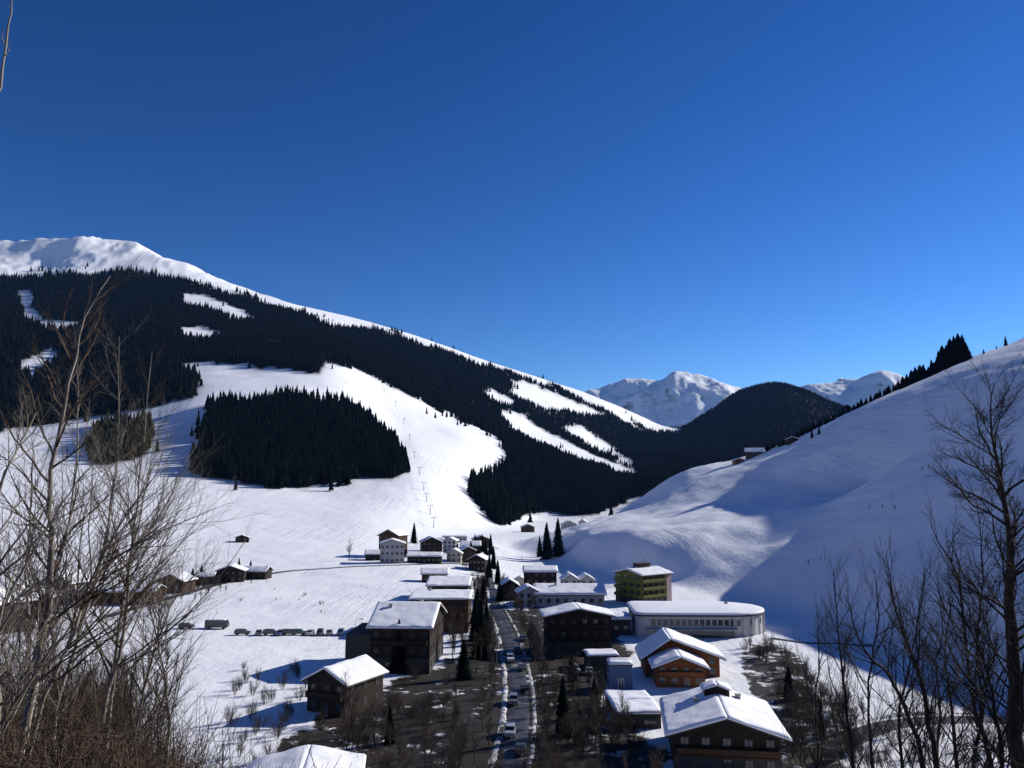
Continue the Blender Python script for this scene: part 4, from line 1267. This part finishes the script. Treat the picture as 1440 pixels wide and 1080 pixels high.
shrubs([(0, 850), (230, 845), (390, 806), (390, 822), (260, 850), (0, 890)], 26, 'bare tree in the belt around the farm buildings on the left field', 'trees around the left farms', 0.4, 0.8, BT, 'tree', rmax=460)
ON = dict(levels=3, n=(15, 9, 6), start=(0.15, 0.15, 0.2), angle=(0.65, 0.7, 0.7), len=(0.42, 0.45, 0.45), rad=(0.010, 0.005, 0.0032), seg=(6, 4, 3), bend=0.12, up=0.04, lift=0.15)
NS = [kind_tree('bare_shrub', 3.4, 440 + q, 8, ON, M['twig_brown'], M['twig_mid'], 0.014) for q in range(3)]
for q in range(22):
    px_ = -10 + 11 * q; g_ = gr(px_, random.uniform(15, 27))
    put(NS[q % 3], g_.x, g_.y, random.uniform(0.4, 0.8), random.uniform(0, 6.28), 'brown many stemmed bare shrub on the near hillside among the thin saplings', 'shrub', 'shrubs of the near hillside')
# bare trees lining the village road
for sd, w_ in ((-1, 'left'), (1, 'right')):
    TT = np.gradient(ROADLINE, axis=0); TT /= np.linalg.norm(TT, axis=1, keepdims=True)
    acc = random.uniform(0, 6)
    for i in range(1, len(ROADLINE)):
        acc += float(np.linalg.norm(ROADLINE[i] - ROADLINE[i - 1]))
        if acc < 5.5 or np.hypot(*ROADLINE[i]) > 420: continue
        acc = random.uniform(-3, 2)
        off = sd * random.uniform(4.3, 7.0) * (1 if TT[i, 1] > 0 else -1)
        q = ROADLINE[i] + np.array([TT[i, 1], -TT[i, 0]]) * off
        if not blocked(q[0], q[1]):
            put(random.choice(BT), q[0], q[1], random.uniform(0.55, 1.0), random.uniform(0, 6.28), 'bare tree in the %s row lining the village road' % w_, 'tree', 'bare trees lining the road, %s row' % w_)
for px, r_ in ((505, 118), (540, 112), (575, 122), (610, 110), (640, 118), (672, 106), (706, 116), (742, 108), (770, 118), (806, 110), (842, 117), (878, 108), (905, 116), (1120, 112), (1150, 118), (1185, 110)):
    q = gr(px, r_)
    if not blocked(q.x, q.y):
        put(random.choice(BT), q.x, q.y, random.uniform(0.8, 1.15), random.uniform(0, 6.28), 'tall bare tree at the foot of the near hillside, its crown along the bottom edge', 'tree', 'bare trees along the bottom edge')
p = gp(491, 789); put(BT[0], p.x, p.y, 1.5, 1, 'lone bare tree on the white field left of the light grey hotel', 'tree', None)
p = gp(236, 935); put(BT[1], p.x, p.y, 0.8, 2, 'lone bare tree on the snow at the right end of the left thicket', 'tree', None)


# ---- conifers one can tell apart
def fir(seed, h, tiers=13, sides=16, wid=0.2):
    rn = np.random.default_rng(seed)
    root = empty('spruce_tree', (0, 0, 0))
    b = MB(); b.tube([(0, 0, -0.3), (0, 0, h * 0.5), (0, 0, h * 0.93)], [h * 0.016, h * 0.010, h * 0.003], 7); b.build('trunk', M['bark'], root)
    V, T = [], []
    for k in range(tiers * 2):
        f = k / (tiers * 2); z = h * (0.05 + 0.93 * f ** 0.92)
        rad = h * wid * (1 - f) ** 0.8 + 0.02 * h * 0.4
        ns = max(6, int(sides * (1 - 0.5 * f))); ph = rn.uniform(0, 6.28)
        for s in range(ns):      # each bough a drooping kite of foliage
            a = ph + 2 * pi * s / ns + rn.normal(0, 0.1); L = rad * rn.uniform(0.65, 1.2); wd = 0.75 * rad * 2 * pi / ns * rn.uniform(0.8, 1.3)
            ca, sa = cos(a), sin(a); b0 = len(V)
            zd = h * 0.045 * rn.uniform(0.6, 1.6)
            V += [(0, 0, z + 0.035 * h), (ca * L * 0.55 - sa * wd, sa * L * 0.55 + ca * wd, z - zd * 0.35), (ca * L, sa * L, z - zd), (ca * L * 0.55 + sa * wd, sa * L * 0.55 - ca * wd, z - zd * 0.35), (ca * L * 0.5, sa * L * 0.5, z + 0.012 * h)]
            T += [(b0, b0 + 1, b0 + 4), (b0 + 1, b0 + 2, b0 + 4), (b0 + 2, b0 + 3, b0 + 4), (b0 + 3, b0, b0 + 4)]
    b0 = len(V); V += [(0.01 * h, 0, h * 0.9), (-0.006 * h, 0.01 * h, h * 0.9), (-0.006 * h, -0.01 * h, h * 0.9), (0, 0, h)]
    T += [(b0, b0 + 1, b0 + 3), (b0 + 1, b0 + 2, b0 + 3), (b0 + 2, b0, b0 + 3)]
    mesh_from('crown', np.array(V), mat=M['fir'], parent=root, tris=np.array(T))
    return root


SP = [fir(500, 20), fir(501, 20, wid=0.17), fir(502, 20, wid=0.24)]


def spruce(px, py, hpx, label, group=None, r=None, dz=0.0, cat='spruce'):
    p = gp(px, py, 85) if r is None else gr(px, r)
    s = hpx / F * p.length / 20
    return put(random.choice(SP), p.x, p.y, s, random.uniform(0, 6.28), label, cat, group, dz - 0.3)


spruce(769, 786, 52, 'left one of the two tall spruces at the head of the road')
spruce(785, 783, 55, 'right one of the two tall spruces at the head of the road')
spruce(759, 783, 30, 'small spruce at the left foot of the two tall spruces')
for px, py, h in ((560, 946, 72), (574, 944, 50)):
    spruce(px, py, h, 'dark spruce standing before the front wall of the large farmhouse, %s' % ('the taller one' if h > 60 else 'the lower one'))
for px, py, h in ((676, 925, 80), (684, 905, 58), (668, 900, 62)):
    spruce(px, py, h, 'dark spruce between farmhouse and road, %s' % {80: 'nearest and tallest', 58: 'closest to the road', 62: 'farthest back'}[h])
spruce(582, 764, 30, 'single dark spruce above the far light grey hotel')
spruce(603, 828, 14, 'tiny spruce at the left corner of the long pale roofed barn')
spruce(671, 858, 34, 'spruce with sunlit side at the corner of the flat roofed brown house')
for px, py, h in ((672, 800, 30), (683, 792, 34), (662, 786, 26), (690, 780, 30), (678, 776, 26), (694, 800, 32), (688, 812, 34), (700, 822, 36), (684, 826, 32), (668, 770, 20), (702, 846, 34), (680, 850, 40)):
    spruce(px, py, h, 'dark spruce among the far houses at the road bend', 'spruces at the road bend')
for px, py, h in ((700, 735, 26), (708, 738, 30), (716, 738, 22), (690, 730, 22)):
    spruce(px, py, h, 'spruce at the near tip of the valley forest', 'spruces at the forest tip')
for px, py in ((612, 588), (622, 585), (628, 587), (634, 583), (641, 588), (648, 596), (600, 582)):
    spruce(px, py, random.uniform(9, 14), 'lone small spruce on the snow at the right side of the ski run', 'spruces beside the ski run')
for px, py in ((735, 570), (742, 572), (752, 574), (728, 566), (760, 577)):
    spruce(px, py, random.uniform(8, 12), 'small spruce between the bright clearings of the far ridge', 'spruces in the clearings')
for px, py, h in ((270, 822, 22), (283, 815, 20), (352, 806, 18), (336, 798, 14)):
    spruce(px, py, h, 'dark spruce by the farm buildings at the left field edge', 'spruces at the left farm')
for px, py, h, w in ((792, 1035, 80, 'the nearest and tallest'), (836, 1006, 50, 'beside the low garage'), (805, 958, 42, 'the farthest back')):
    spruce(px, py, h, 'dark spruce in the shaded gardens right of the road, ' + w)
for px, py, h, w in ((1110, 985, 46, 'right behind the big dark chalet'), (1155, 1040, 50, 'at its lower end')):
    spruce(px, py, h, 'dark spruce in the hedge band at the lower right, ' + w)
for px, py, h, w in ((652, 955, 56, 'close to the road'), (548, 1045, 50, 'low in the dark gardens')):
    spruce(px, py, h, 'dark spruce left of the road, ' + w)
# along the crest of the right-hand slope
crest_k = 0.76
crest = [(1212, 852, 12), (1217, 850, 14), (1222, 846, 18), (1229, 846, 15), (1236, 845, 17), (1243, 844, 15), (1250, 843, 18), (1256, 843, 16), (1263, 842, 18), (1270, 842, 17), (1277, 841, 20), (1284, 842, 24),
         (1290, 842, 25), (1297, 841, 28), (1303, 840, 30), (1309, 839, 30), (1315, 838, 28), (1322, 838, 20), (1327, 838, 30), (1333, 838, 25), (1338, 836, 40), (1344, 836, 46), (1350, 834, 44), (1356, 833, 52), (1362, 832, 54), (1368, 832, 55), (1374, 831, 50), (1379, 830, 34),
         (1275, 850, 16), (1288, 850, 20), (1300, 850, 24), (1312, 850, 24), (1330, 850, 24), (1345, 846, 36), (1360, 845, 46), (1371, 845, 44), (1230, 852, 12), (1245, 852, 14), (1260, 852, 16)]
for px, r, h in crest:
    o = spruce(px, 0, h * crest_k, 'dark spruce in the row climbing the crest of the shaded slope', 'spruces on the crest', r=r, dz=-0.6)
    o.scale[0] *= 1.5; o.scale[1] *= 1.5
    o = spruce(px + random.uniform(-4, 4), 0, h * crest_k * random.uniform(0.6, 0.95), 'dark spruce in the row climbing the crest of the shaded slope', 'spruces on the crest', r=r + random.uniform(-3, 14), dz=-0.6)
    o.scale[0] *= 1.5; o.scale[1] *= 1.5
for px, r in ((1102, 826), (1111, 824), (1118, 826), (1126, 830), (1134, 828), (1140, 832), (1147, 830), (1153, 836), (1160, 834), (1168, 838), (1176, 838), (1184, 842), (1192, 842), (1199, 845), (1205, 846), (1086, 822), (1094, 830)):
    for q in range(3):
        o = spruce(px + random.uniform(-4, 4), 0, random.uniform(6, 13), 'dark spruce on the crest between the mountain hut and the tall crest row', 'spruces by the mountain hut', r=r + random.uniform(-4, 16), dz=-0.6)
        o.scale[0] *= 1.5; o.scale[1] *= 1.5
for px, r, h, w in ((1404, 830, 9, 'the left one'), (1423, 830, 8, 'the middle one'), (1437, 830, 14, 'the right one')):
    spruce(px, 0, h, 'small lone spruce on the bare crest right of the tall row, ' + w, r=r, dz=-0.4)
for px, py in ((1142, 608), (1152, 603)):
    spruce(px, py + 8, 14, 'bushy spruce a little below the crest on the shaded slope', 'spruces below the crest')

# ---- brown undergrowth of the camera's own hillside
tb = Tubes(); rn = np.random.default_rng(77)
for k in range(5200):
    a = rn.uniform(-0.66, -0.28) if k < 4000 else rn.uniform(-0.3, -0.2); r = rn.uniform(10, 34)
    x, y = r * sin(a), r * cos(a); z = zat(x, y)
    d = (rn.normal(0, 0.35), rn.normal(0, 0.35), 1)
    P, _ = wander((x, y, z - 0.03), d, rn.uniform(0.4, 1.6) * (0.6 + 0.8 * (vnoise(x / 2.5, y / 2.5, 5) + 0.5)), 4, 0.16, -0.02, rn)
    tb.add(P, np.linspace(0.008, 0.003, 5), 3)
    for q in range(2):
        P2, _ = wander(P[rn.integers(1, 4)], (rn.normal(0, 1), rn.normal(0, 1), 0.7), rn.uniform(0.2, 0.6), 3, 0.15, 0, rn)
        tb.add(P2, np.linspace(0.005, 0.002, 4), 3)
tag(tb.build('undergrowth', M['twig_brown']), 'brown leafless undergrowth on the near hillside at the lower left', 'undergrowth', kind='stuff')
# ---------------------------------------------------------------- cars
def paint(name, c):
    t = NT(name)
    f = t.noise(1.2, 5)
    t.color(t.mix(t.ramp(f, (0.4, 0.0), (0.75, 1.0)), c, tuple(0.6 * v + 0.12 for v in c)), 0.3, 0.5)
    return t.m


M['tyre'] = tex_mat('tyre', (0.02, 0.02, 0.02), (0.035, 0.035, 0.035), 8)
M['lamp_glass'] = tex_mat('lamp_glass', (0.5, 0.5, 0.48), (0.6, 0.6, 0.58), 8, 0.2)
M['tail'] = tex_mat('tail_glass', (0.25, 0.02, 0.02), (0.32, 0.03, 0.03), 8, 0.25)
PAINT = {n: paint('paint_' + n, c) for n, c in (('black', (0.015, 0.015, 0.018)), ('grey', (0.12, 0.125, 0.13)), ('silver', (0.35, 0.36, 0.37)), ('blue', (0.02, 0.05, 0.16)), ('red', (0.22, 0.02, 0.02)), ('white', (0.7, 0.7, 0.7)), ('green', (0.03, 0.07, 0.04)))}
CAR = {}


def car(kind, colour, loc, rz, label, group=None):
    """length along local y (front at -y)"""
    if kind not in CAR:
        if kind == 'car':
            L, W, prof = 4.3, 1.75, [(-2.15, .35), (-2.15, .72), (-1.95, .86), (-1.0, .98), (-.35, 1.42), (.9, 1.46), (1.7, 1.1), (2.1, 1.02), (2.15, .4)]
            side = [(-.82, 1.0), (-.3, 1.36), (.85, 1.39), (1.5, 1.06)]; ws = ((-.98, 1.0), (-.4, 1.38)); rw = ((.95, 1.42), (1.66, 1.12)); wx = 1.32; wr = .32
        elif kind == 'wagon':
            L, W, prof = 4.6, 1.8, [(-2.3, .4), (-2.3, .85), (-2.1, 1.0), (-1.1, 1.1), (-.6, 1.66), (1.9, 1.68), (2.25, 1.05), (2.3, .42)]
            side = [(-.95, 1.12), (-.5, 1.58), (1.8, 1.6), (2.05, 1.12)]; ws = ((-1.08, 1.12), (-.65, 1.6)); rw = ((1.96, 1.6), (2.22, 1.12)); wx = 1.4; wr = .35
        else:
            L, W, prof = 7.0, 2.1, [(-3.5, .45), (-3.5, 1.2), (-3.1, 2.5), (-2.8, 2.62), (3.4, 2.62), (3.5, 2.4), (3.5, .45)]
            side = [(-2.9, 1.35), (-2.75, 2.2), (3.2, 2.2), (3.2, 1.35)]; ws = ((-3.46, 1.3), (-3.14, 2.36)); rw = ((3.505, 2.2), (3.505, 1.4)); wx = 2.3; wr = .4
        parts = []
        b = MB()
        n = len(prof); hw = W / 2; tw = hw * 0.84 if kind != 'van' else hw * .96
        sx = lambda z: hw - (hw - tw) * max(0, min(1, (z - 0.9) / 0.6))
        V = [(-sx(z), y, z) for y, z in prof] + [(sx(z), y, z) for y, z in prof]
        b.add(V, [tuple(range(n)), tuple(range(2 * n - 1, n - 1, -1))] + [(i, (i + 1) % n, (i + 1) % n + n, i + n) for i in range(n)])
        parts.append((b.build('body', None, bevel=0.05), 'paint', None))
        b = MB()
        for s in (-1, 1):
            V = [(s * (sx(z) + 0.012), y, z) for y, z in side] + [(s * (sx(z) - 0.03), y, z) for y, z in side]
            b.add(V, [(0, 1, 2, 3), (7, 6, 5, 4)] + [(i, i + 4, (i + 1) % 4 + 4, (i + 1) % 4) for i in range(4)])
        parts.append((b.build('side_window', None), 'glass', None))
        for nm, ((y0, z0), (y1, z1)) in (('windscreen', ws), ('rear_window', rw)):
            b = MB(); e = 0.02 * (-1 if nm == 'windscreen' else 1)
            V = [(s * (sx(z) - 0.08), y + yy, z + 0.02) for yy in (0, e) for y, z in ((y0, z0), (y1, z1)) for s in (-1, 1)]
            b.add(V, [(0, 1, 3, 2), (4, 6, 7, 5), (0, 4, 5, 1), (2, 3, 7, 6), (0, 2, 6, 4), (1, 5, 7, 3)])
            parts.append((b.build(nm, None), 'glass', None))
        for s in (-1, 1):
            for y in (-wx, wx):
                b = MB(); b.disc((s * (hw - .1), y, wr), (1, 0, 0), wr, .22); parts.append((b.build('wheel', None), 'tyre', None))
            b = MB(); b.box(s * hw * .72 - .16, s * hw * .72 + .16, -L / 2 - .02, -L / 2 + .06, .6, .76); parts.append((b.build('headlight', None), 'lamp_glass', None))
            b = MB(); b.box(s * hw * .78 - .1, s * hw * .78 + .1, L / 2 - .06, L / 2 + .02, .72, .95); parts.append((b.build('tail_light', None), 'tail', None))
        if kind == 'van':
            b = MB(); snow_slab(b, (-.9, -2.7, 2.62), (.9, -2.7, 2.62), (.9, 3.3, 2.62), (-.9, 3.3, 2.62), .18, .05); parts.append((b.build('roof_snow', None, smooth=True), 'snow', None))
        CAR[kind] = [(o.name.split('.')[0], o.data, mk) for o, mk, _ in parts]
        for o, _, _ in parts: bpy.data.objects.remove(o)
    root = tag(empty('van' if kind == 'van' else 'parked_car', loc, rz), label, 'van' if kind == 'van' else 'car', group)
    for nm, me, mk in CAR[kind]:
        o = bpy.data.objects.new(nm, me); COL.objects.link(o); o.parent = root
        if not me.materials: me.materials.append(M.get(mk) or PAINT[colour])
        if mk == 'paint':
            o.material_slots[0].link = 'OBJECT'; o.material_slots[0].material = PAINT[colour]
    return root


row = [(341, 'wagon', 'black', 'first from the left, a little apart'), (364, 'car', 'grey', 'second from the left'), (381, 'wagon', 'black', 'third from the left'), (394, 'car', 'blue', 'fourth from the left'), (407, 'wagon', 'black', 'fifth from the left, in the middle'),
       (420, 'wagon', 'green', 'fifth from the right'), (436, 'car', 'silver', 'fourth from the right'), (450, 'wagon', 'black', 'third from the right'), (463, 'car', 'grey', 'second from the right'), (479, 'wagon', 'blue', 'last on the right')]
for k, (px, kind, colour, lab) in enumerate(row):
    p = gp(px, 893)
    car(kind, colour, p, radians(90 if k in (0, 2, 4, 5) else 8 * sin(k)), '%s car parked on the field, %s of the row' % (colour, lab.split(',')[0]), 'cars parked in a row on the field')
car('van', 'black', gp(305, 884), radians(90), 'long black van with snow on its roof, parked side on across the field')
car('wagon', 'black', gp(262, 884), radians(84), 'black car standing left of the long van on the field')
car('wagon', 'white', at(806, 196), radians(10), 'white car in the dark yard before the wide black chalet')
car('car', 'silver', at(826, 194), radians(-5), 'silver car in the dark yard, right of the white one')
car('car', 'grey', at(560, 292), radians(70), 'grey car on the snow behind the large farmhouse')
car('car', 'black', at(735, 236), radians(4), 'black car driving on the village road')
k = 0
for i in range(len(ROADLINE) - 2, 0, -1):
    q = ROADLINE[i]; d_ = ROADLINE[i - 1] - q
    if float(np.hypot(*q)) > 330 or i % 4: continue
    lab = ('nearest one', 'second nearest', 'third from the near end', 'fourth from the near end', 'fifth from the near end', 'sixth from the near end', 'seventh from the near end', 'eighth from the near end', 'ninth from the near end', 'tenth from the near end')
    if k >= len(lab): break
    n_ = np.array([d_[1], -d_[0]]) / (np.hypot(*d_) + 1e-9)
    sd = 1.15 if k % 2 else -1.2
    x_, y_ = q + n_ * sd
    if k not in (0, 3, 6): car(('wagon', 'car')[k % 2], ('grey', 'black', 'silver', 'blue', 'grey', 'black', 'red', 'grey', 'white', 'green')[k], (x_, y_, zat(x_, y_) + 0.16), atan2(-d_[0], d_[1]) + (pi if k % 2 else 0), '%s car on the village road, %s of the line' % (('grey', 'black', 'silver', 'blue', 'grey', 'black', 'red', 'grey', 'white', 'green')[k], lab[k]), 'cars on the village road')
    k += 1

# ---------------------------------------------------------------- street lamps, lift, slope posts
def lamp(loc, rz, label, h=7.0, group=None):
    r = tag(empty('street_lamp', loc, rz), label, 'street lamp', group)
    b = MB(); b.tube([(0, 0, -0.3), (0, 0, h * 0.6), (0, 0, h), (0.5, 0, h + 0.35), (1.3, 0, h + 0.45)], [0.10, 0.075, 0.06, 0.05, 0.045], 8); b.build('pole', M['metal'], r)
    b = MB(); b.box(1.2, 2.0, -0.16, 0.16, h + 0.36, h + 0.52); ho = b.build('lamp_head', M['metal'], r, bevel=0.03)
    b = MB(); b.box(1.3, 1.9, -0.12, 0.12, h + 0.33, h + 0.357); b.build('lamp_shade', M['lamp_glass'], ho)
    return r


lamp(at(503, 232), 0, 'street lamp on the field beside the parked cars')
lamp(at(699, 205), 0.3, 'street lamp at the road edge right of the large farmhouse')
lamp(at(757, 222), 2.8, 'street lamp at the road edge before the wide black chalet')
lamp(at(1050, 225), 2.8, 'street lamp on the lit snow right of the white hall', 8)


def pylon(p, h, label):
    r = tag(empty('lift_pylon', p, 0), label, 'lift pylon', 'pylons of the ski lift')
    b = MB(); b.tube([(0, 0, -1), (0, 0, h)], [0.42, 0.26], 10); b.build('pole', M['metal'], r)
    b = MB(); b.box(-2.8, 2.8, -0.18, 0.18, h - 0.005, h + 0.4); c = b.build('crossarm', M['metal'], r)
    for s in (-1, 1):
        b = MB(); b.box(s * 2.6 - 0.12, s * 2.6 + 0.12, -1.4, 1.4, h - 0.45, h - 0.008); b.build('roller', M['metal'], c)
    return r


line = [(610, 742), (605, 724), (600, 706), (596, 690), (590, 668), (583, 645), (576, 620), (568, 597), (556, 572), (540, 552)]
tops = []
for k, (px, py) in enumerate(line):
    p = gp(px, py); pylon(p, 9.5, 'grey lift pylon, one of the line climbing the ski run'); tops.append(p + Vector((0, 0, 9.4)))
for s, w_ in ((-1, 'left'), (1, 'right')):
    b = MB(); b.tube([t + Vector((2.6 * s, 0, -0.05)) for t in tops], 0.05, 5)
    tag(b.build('lift_cable', M['metal']), 'lift cable strung along the %s arms of the pylons' % w_, 'cable')

# ---------------------------------------------------------------- skiers on the shaded slope
JK = {n: tex_mat('cloth_' + n, c, tuple(v * 0.7 for v in c), 6) for n, c in (('dark', (0.03, 0.03, 0.045)), ('red', (0.18, 0.02, 0.025)), ('blue', (0.03, 0.06, 0.2)), ('black', (0.02, 0.02, 0.022)))}
M['skin'] = tex_mat('skin', (0.5, 0.33, 0.25), (0.44, 0.28, 0.21), 10)
M['ski'] = tex_mat('ski', (0.03, 0.03, 0.04), (0.08, 0.02, 0.02), 3)


def make_skier():
    """crouched skier facing -y; one skinned figure"""
    J = {'pelvis': (0, .12, .82, .13), 'waist': (0, .06, 1.0, .12), 'chest': (0, -.04, 1.25, .15), 'neck': (0, -.10, 1.42, .06), 'head': (0, -.14, 1.53, .095), 'crown': (0, -.14, 1.65, .085), 'nose': (0, -.245, 1.55, .02),
         'hipl': (-.11, .1, .78, .1), 'kneel': (-.14, -.1, .46, .068), 'anklel': (-.14, .05, .1, .06), 'toel': (-.14, -.14, .06, .05), 'hipr': (.11, .1, .78, .1), 'kneer': (.14, -.1, .46, .068), 'ankler': (.14, .05, .1, .06), 'toer': (.14, -.14, .06, .05),
         'shl': (-.2, -.04, 1.34, .075), 'ell': (-.34, -.08, 1.08, .052), 'wrl': (-.32, -.32, .98, .04), 'hal': (-.31, -.4, .97, .045), 'shr': (.2, -.04, 1.34, .075), 'elr': (.34, -.08, 1.08, .052), 'wrr': (.32, -.32, .98, .04), 'har': (.31, -.4, .97, .045)}
    E = [('pelvis', 'waist'), ('waist', 'chest'), ('chest', 'neck'), ('neck', 'head'), ('head', 'crown'), ('head', 'nose'), ('pelvis', 'hipl'), ('hipl', 'kneel'), ('kneel', 'anklel'), ('anklel', 'toel'), ('pelvis', 'hipr'), ('hipr', 'kneer'), ('kneer', 'ankler'), ('ankler', 'toer'),
         ('chest', 'shl'), ('shl', 'ell'), ('ell', 'wrl'), ('wrl', 'hal'), ('chest', 'shr'), ('shr', 'elr'), ('elr', 'wrr'), ('wrr', 'har')]
    # five fingers of each hand, bent round the pole grip
    for s, hn in ((-1, 'hal'), (1, 'har')):
        x, y, z, _ = J[hn]
        for f in range(4):
            a, b_ = '%sf%d' % (hn, f), '%sg%d' % (hn, f)
            J[a] = (x + s * .035, y - .045 + .022 * f - .02, z + .01, .011); J[b_] = (x + s * .03 - s * .045, y - .05 + .022 * f - .02, z - .035, .009)
            E += [(hn, a), (a, b_)]
        J[hn + 't'] = (x - s * .045, y - .02, z + .035, .012); E.append((hn, hn + 't'))
    names = list(J); me = bpy.data.meshes.new('person')
    me.from_pydata([J[n][:3] for n in names], [(names.index(a), names.index(b)) for a, b in E], [])
    o = bpy.data.objects.new('person', me); COL.objects.link(o)
    sk_ = o.modifiers.new('skin', 'SKIN'); o.modifiers.new('sub', 'SUBSURF').levels = 1
    for i, n in enumerate(names):
        v = me.skin_vertices[0].data[i]; v.radius = (J[n][3],) * 2; v.use_root = n == 'pelvis'
    dg = bpy.context.evaluated_depsgraph_get(); ev = o.evaluated_get(dg)
    m2 = bpy.data.meshes.new_from_object(ev); o.modifiers.clear(); o.data = m2; m2.name = 'person'
    for m in (M['skin'], JK['dark'], JK['black']): m2.materials.append(m)
    for f in m2.polygons:
        c = f.center
        f.material_index = (2 if c.z < 0.86 else 0 if (c.z > 1.46 and c.z < 1.58 and c.y < -.16) or False else 1)
        f.use_smooth = True
    hb = MB(); hb.tube([(0, -.12, 1.57), (0, -.125, 1.64), (0, -.125, 1.70), (0, -.125, 1.735)], [.125, .128, .095, .03], 12); hb.build('helmet', JK['black'], o, smooth=True)
    for s in (-1, 1):
        b = MB(); x = s * .14
        b.prism([(x - .05, 0.0), (x + .05, 0.0), (x + .05, .03), (x - .05, .03)], -.75, .8); b.add([(x - .05, -.75, 0), (x + .05, -.75, 0), (x + .05, -.75, .03), (x - .05, -.75, .03), (x - .03, -.92, .1), (x + .03, -.92, .1), (x + .03, -.92, .12), (x - .03, -.92, .12)], [(4, 5, 6, 7), (0, 1, 5, 4), (2, 3, 7, 6), (1, 2, 6, 5), (3, 0, 4, 7)])
        b.build('ski', M['ski'], o)
        b = MB(); b.tube([(s * .31, -.42, 1.05), (s * .36, .45, .12)], .012, 6); b.build('ski_pole', M['metal'], o)
    return o


sk0 = make_skier()
for k, (px, py, col, lab) in enumerate(((1223, 716, 'dark', 'leftmost skier of the three in a line on the shaded slope'), (1241, 715, 'blue', 'middle skier of the three in a line on the shaded slope'), (1259, 716, 'dark', 'right skier of the three in a line, beside the tall slope pole'),
                                        (1297, 662, 'dark', 'upper skier near the edge of the sunlit snow tongue'), (1306, 658, 'red', 'skier standing right beside the upper one near the sunlit tongue'),
                                        (1137, 792, 'black', 'lowest skier on the shaded slope, above the white hall'), (1154, 789, 'dark', 'skier next to the thin pole low on the shaded slope'))):
    p = gp(px, py)
    o = sk0 if k == 0 else copy_tree(sk0)
    o.location = p; o.rotation_euler = (0, 0, radians((60, -40, 100, 30, 75, -60, 50)[k])); o.scale = (1.0,) * 3
    if col != 'dark':
        o.material_slots[1].link = 'OBJECT'; o.material_slots[1].material = JK[col]
    tag(o, lab, 'person')
for px, py, h, lab in ((1256, 716, 6.5, 'tall thin pole beside the three skiers on the shaded slope'), (1160, 789, 5.0, 'thin pole low on the shaded slope above the white hall')):
    p = gp(px, py)
    r = tag(empty('slope_pole', p), lab, 'pole')
    b = MB(); b.tube([(0, 0, -.3), (0, 0, h)], [.09, .06], 8); b.build('mast', M['metal'], r)
    b = MB(); b.tube([(0, 0, h), (-.5, 0, h + .25)], [.12, .16], 8); b.build('nozzle', M['metal'], r)
# ---------------------------------------------------------------- sky, sun, camera
w = bpy.data.worlds.new('World'); scene.world = w; w.use_nodes = True
nt = w.node_tree; bg = nt.nodes['Background']
HAZE = 1.6e-5
sk = nt.nodes.new('ShaderNodeTexSky'); sk.sky_type = 'NISHITA'; sk.sun_disc = False
sk.sun_elevation = SUN_EL; sk.sun_rotation = SUN_AZ
sk.altitude = 1800; sk.air_density = 1.0; sk.dust_density = 0.1; sk.ozone_density = 3.0
hs = nt.nodes.new('ShaderNodeHueSaturation'); hs.inputs['Saturation'].default_value = 1.13; hs.inputs['Hue'].default_value = 0.507; hs.inputs['Value'].default_value = 0.87
ga = nt.nodes.new('ShaderNodeGamma'); ga.inputs[1].default_value = 1.45
nt.links.new(sk.outputs[0], ga.inputs[0]); nt.links.new(ga.outputs[0], hs.inputs['Color']); nt.links.new(hs.outputs[0], bg.inputs[0])
bg.inputs[1].default_value = 0.0501
# ---------------------------------------------------------------- the valley's air
hz = MB(); e = 14200.0
hz.box(-e, e, -e, e, float(min(ZG.min(), -500)) - 1.0, 1150.0)
hm = bpy.data.materials.new('haze'); hm.use_nodes = True; hn = hm.node_tree
hn.nodes.remove(hn.nodes['Principled BSDF'])
pv = hn.nodes.new('ShaderNodeVolumePrincipled'); pv.inputs['Color'].default_value = (0.22, 0.46, 1.0, 1); pv.inputs['Density'].default_value = HAZE; pv.inputs['Anisotropy'].default_value = 0.0
hn.links.new(pv.outputs[0], hn.nodes['Material Output'].inputs['Volume'])
tag(hz.build('haze', hm), 'thin blue air of the valley', 'haze', kind='stuff')
sl = bpy.data.lights.new('sun', 'SUN'); sl.energy = 4.9; sl.angle = radians(0.5); sl.color = (1.0, 0.95, 0.88)
so = bpy.data.objects.new('sun', sl); COL.objects.link(so)
so.rotation_euler = (pi / 2 - SUN_EL, 0, pi - SUN_AZ)
cam = bpy.data.cameras.new('camera'); co = bpy.data.objects.new('camera', cam); COL.objects.link(co)
cam.sensor_width = 36; cam.lens = 36 * F / 1440; cam.clip_end = 40000; cam.clip_start = 0.1
co.rotation_euler = (pi / 2 + PITCH, 0, 0)
scene.camera = co
vs = scene.view_settings
scene.display_settings.display_device = 'sRGB'
vs.view_transform = 'Standard'; vs.look = 'None'; vs.exposure = 0.33; vs.gamma = 1; vs.use_curve_mapping = False
scene.render.engine = 'CYCLES'
scene.cycles.volume_bounces = 0; scene.cycles.max_bounces = 5; scene.cycles.diffuse_bounces = 2
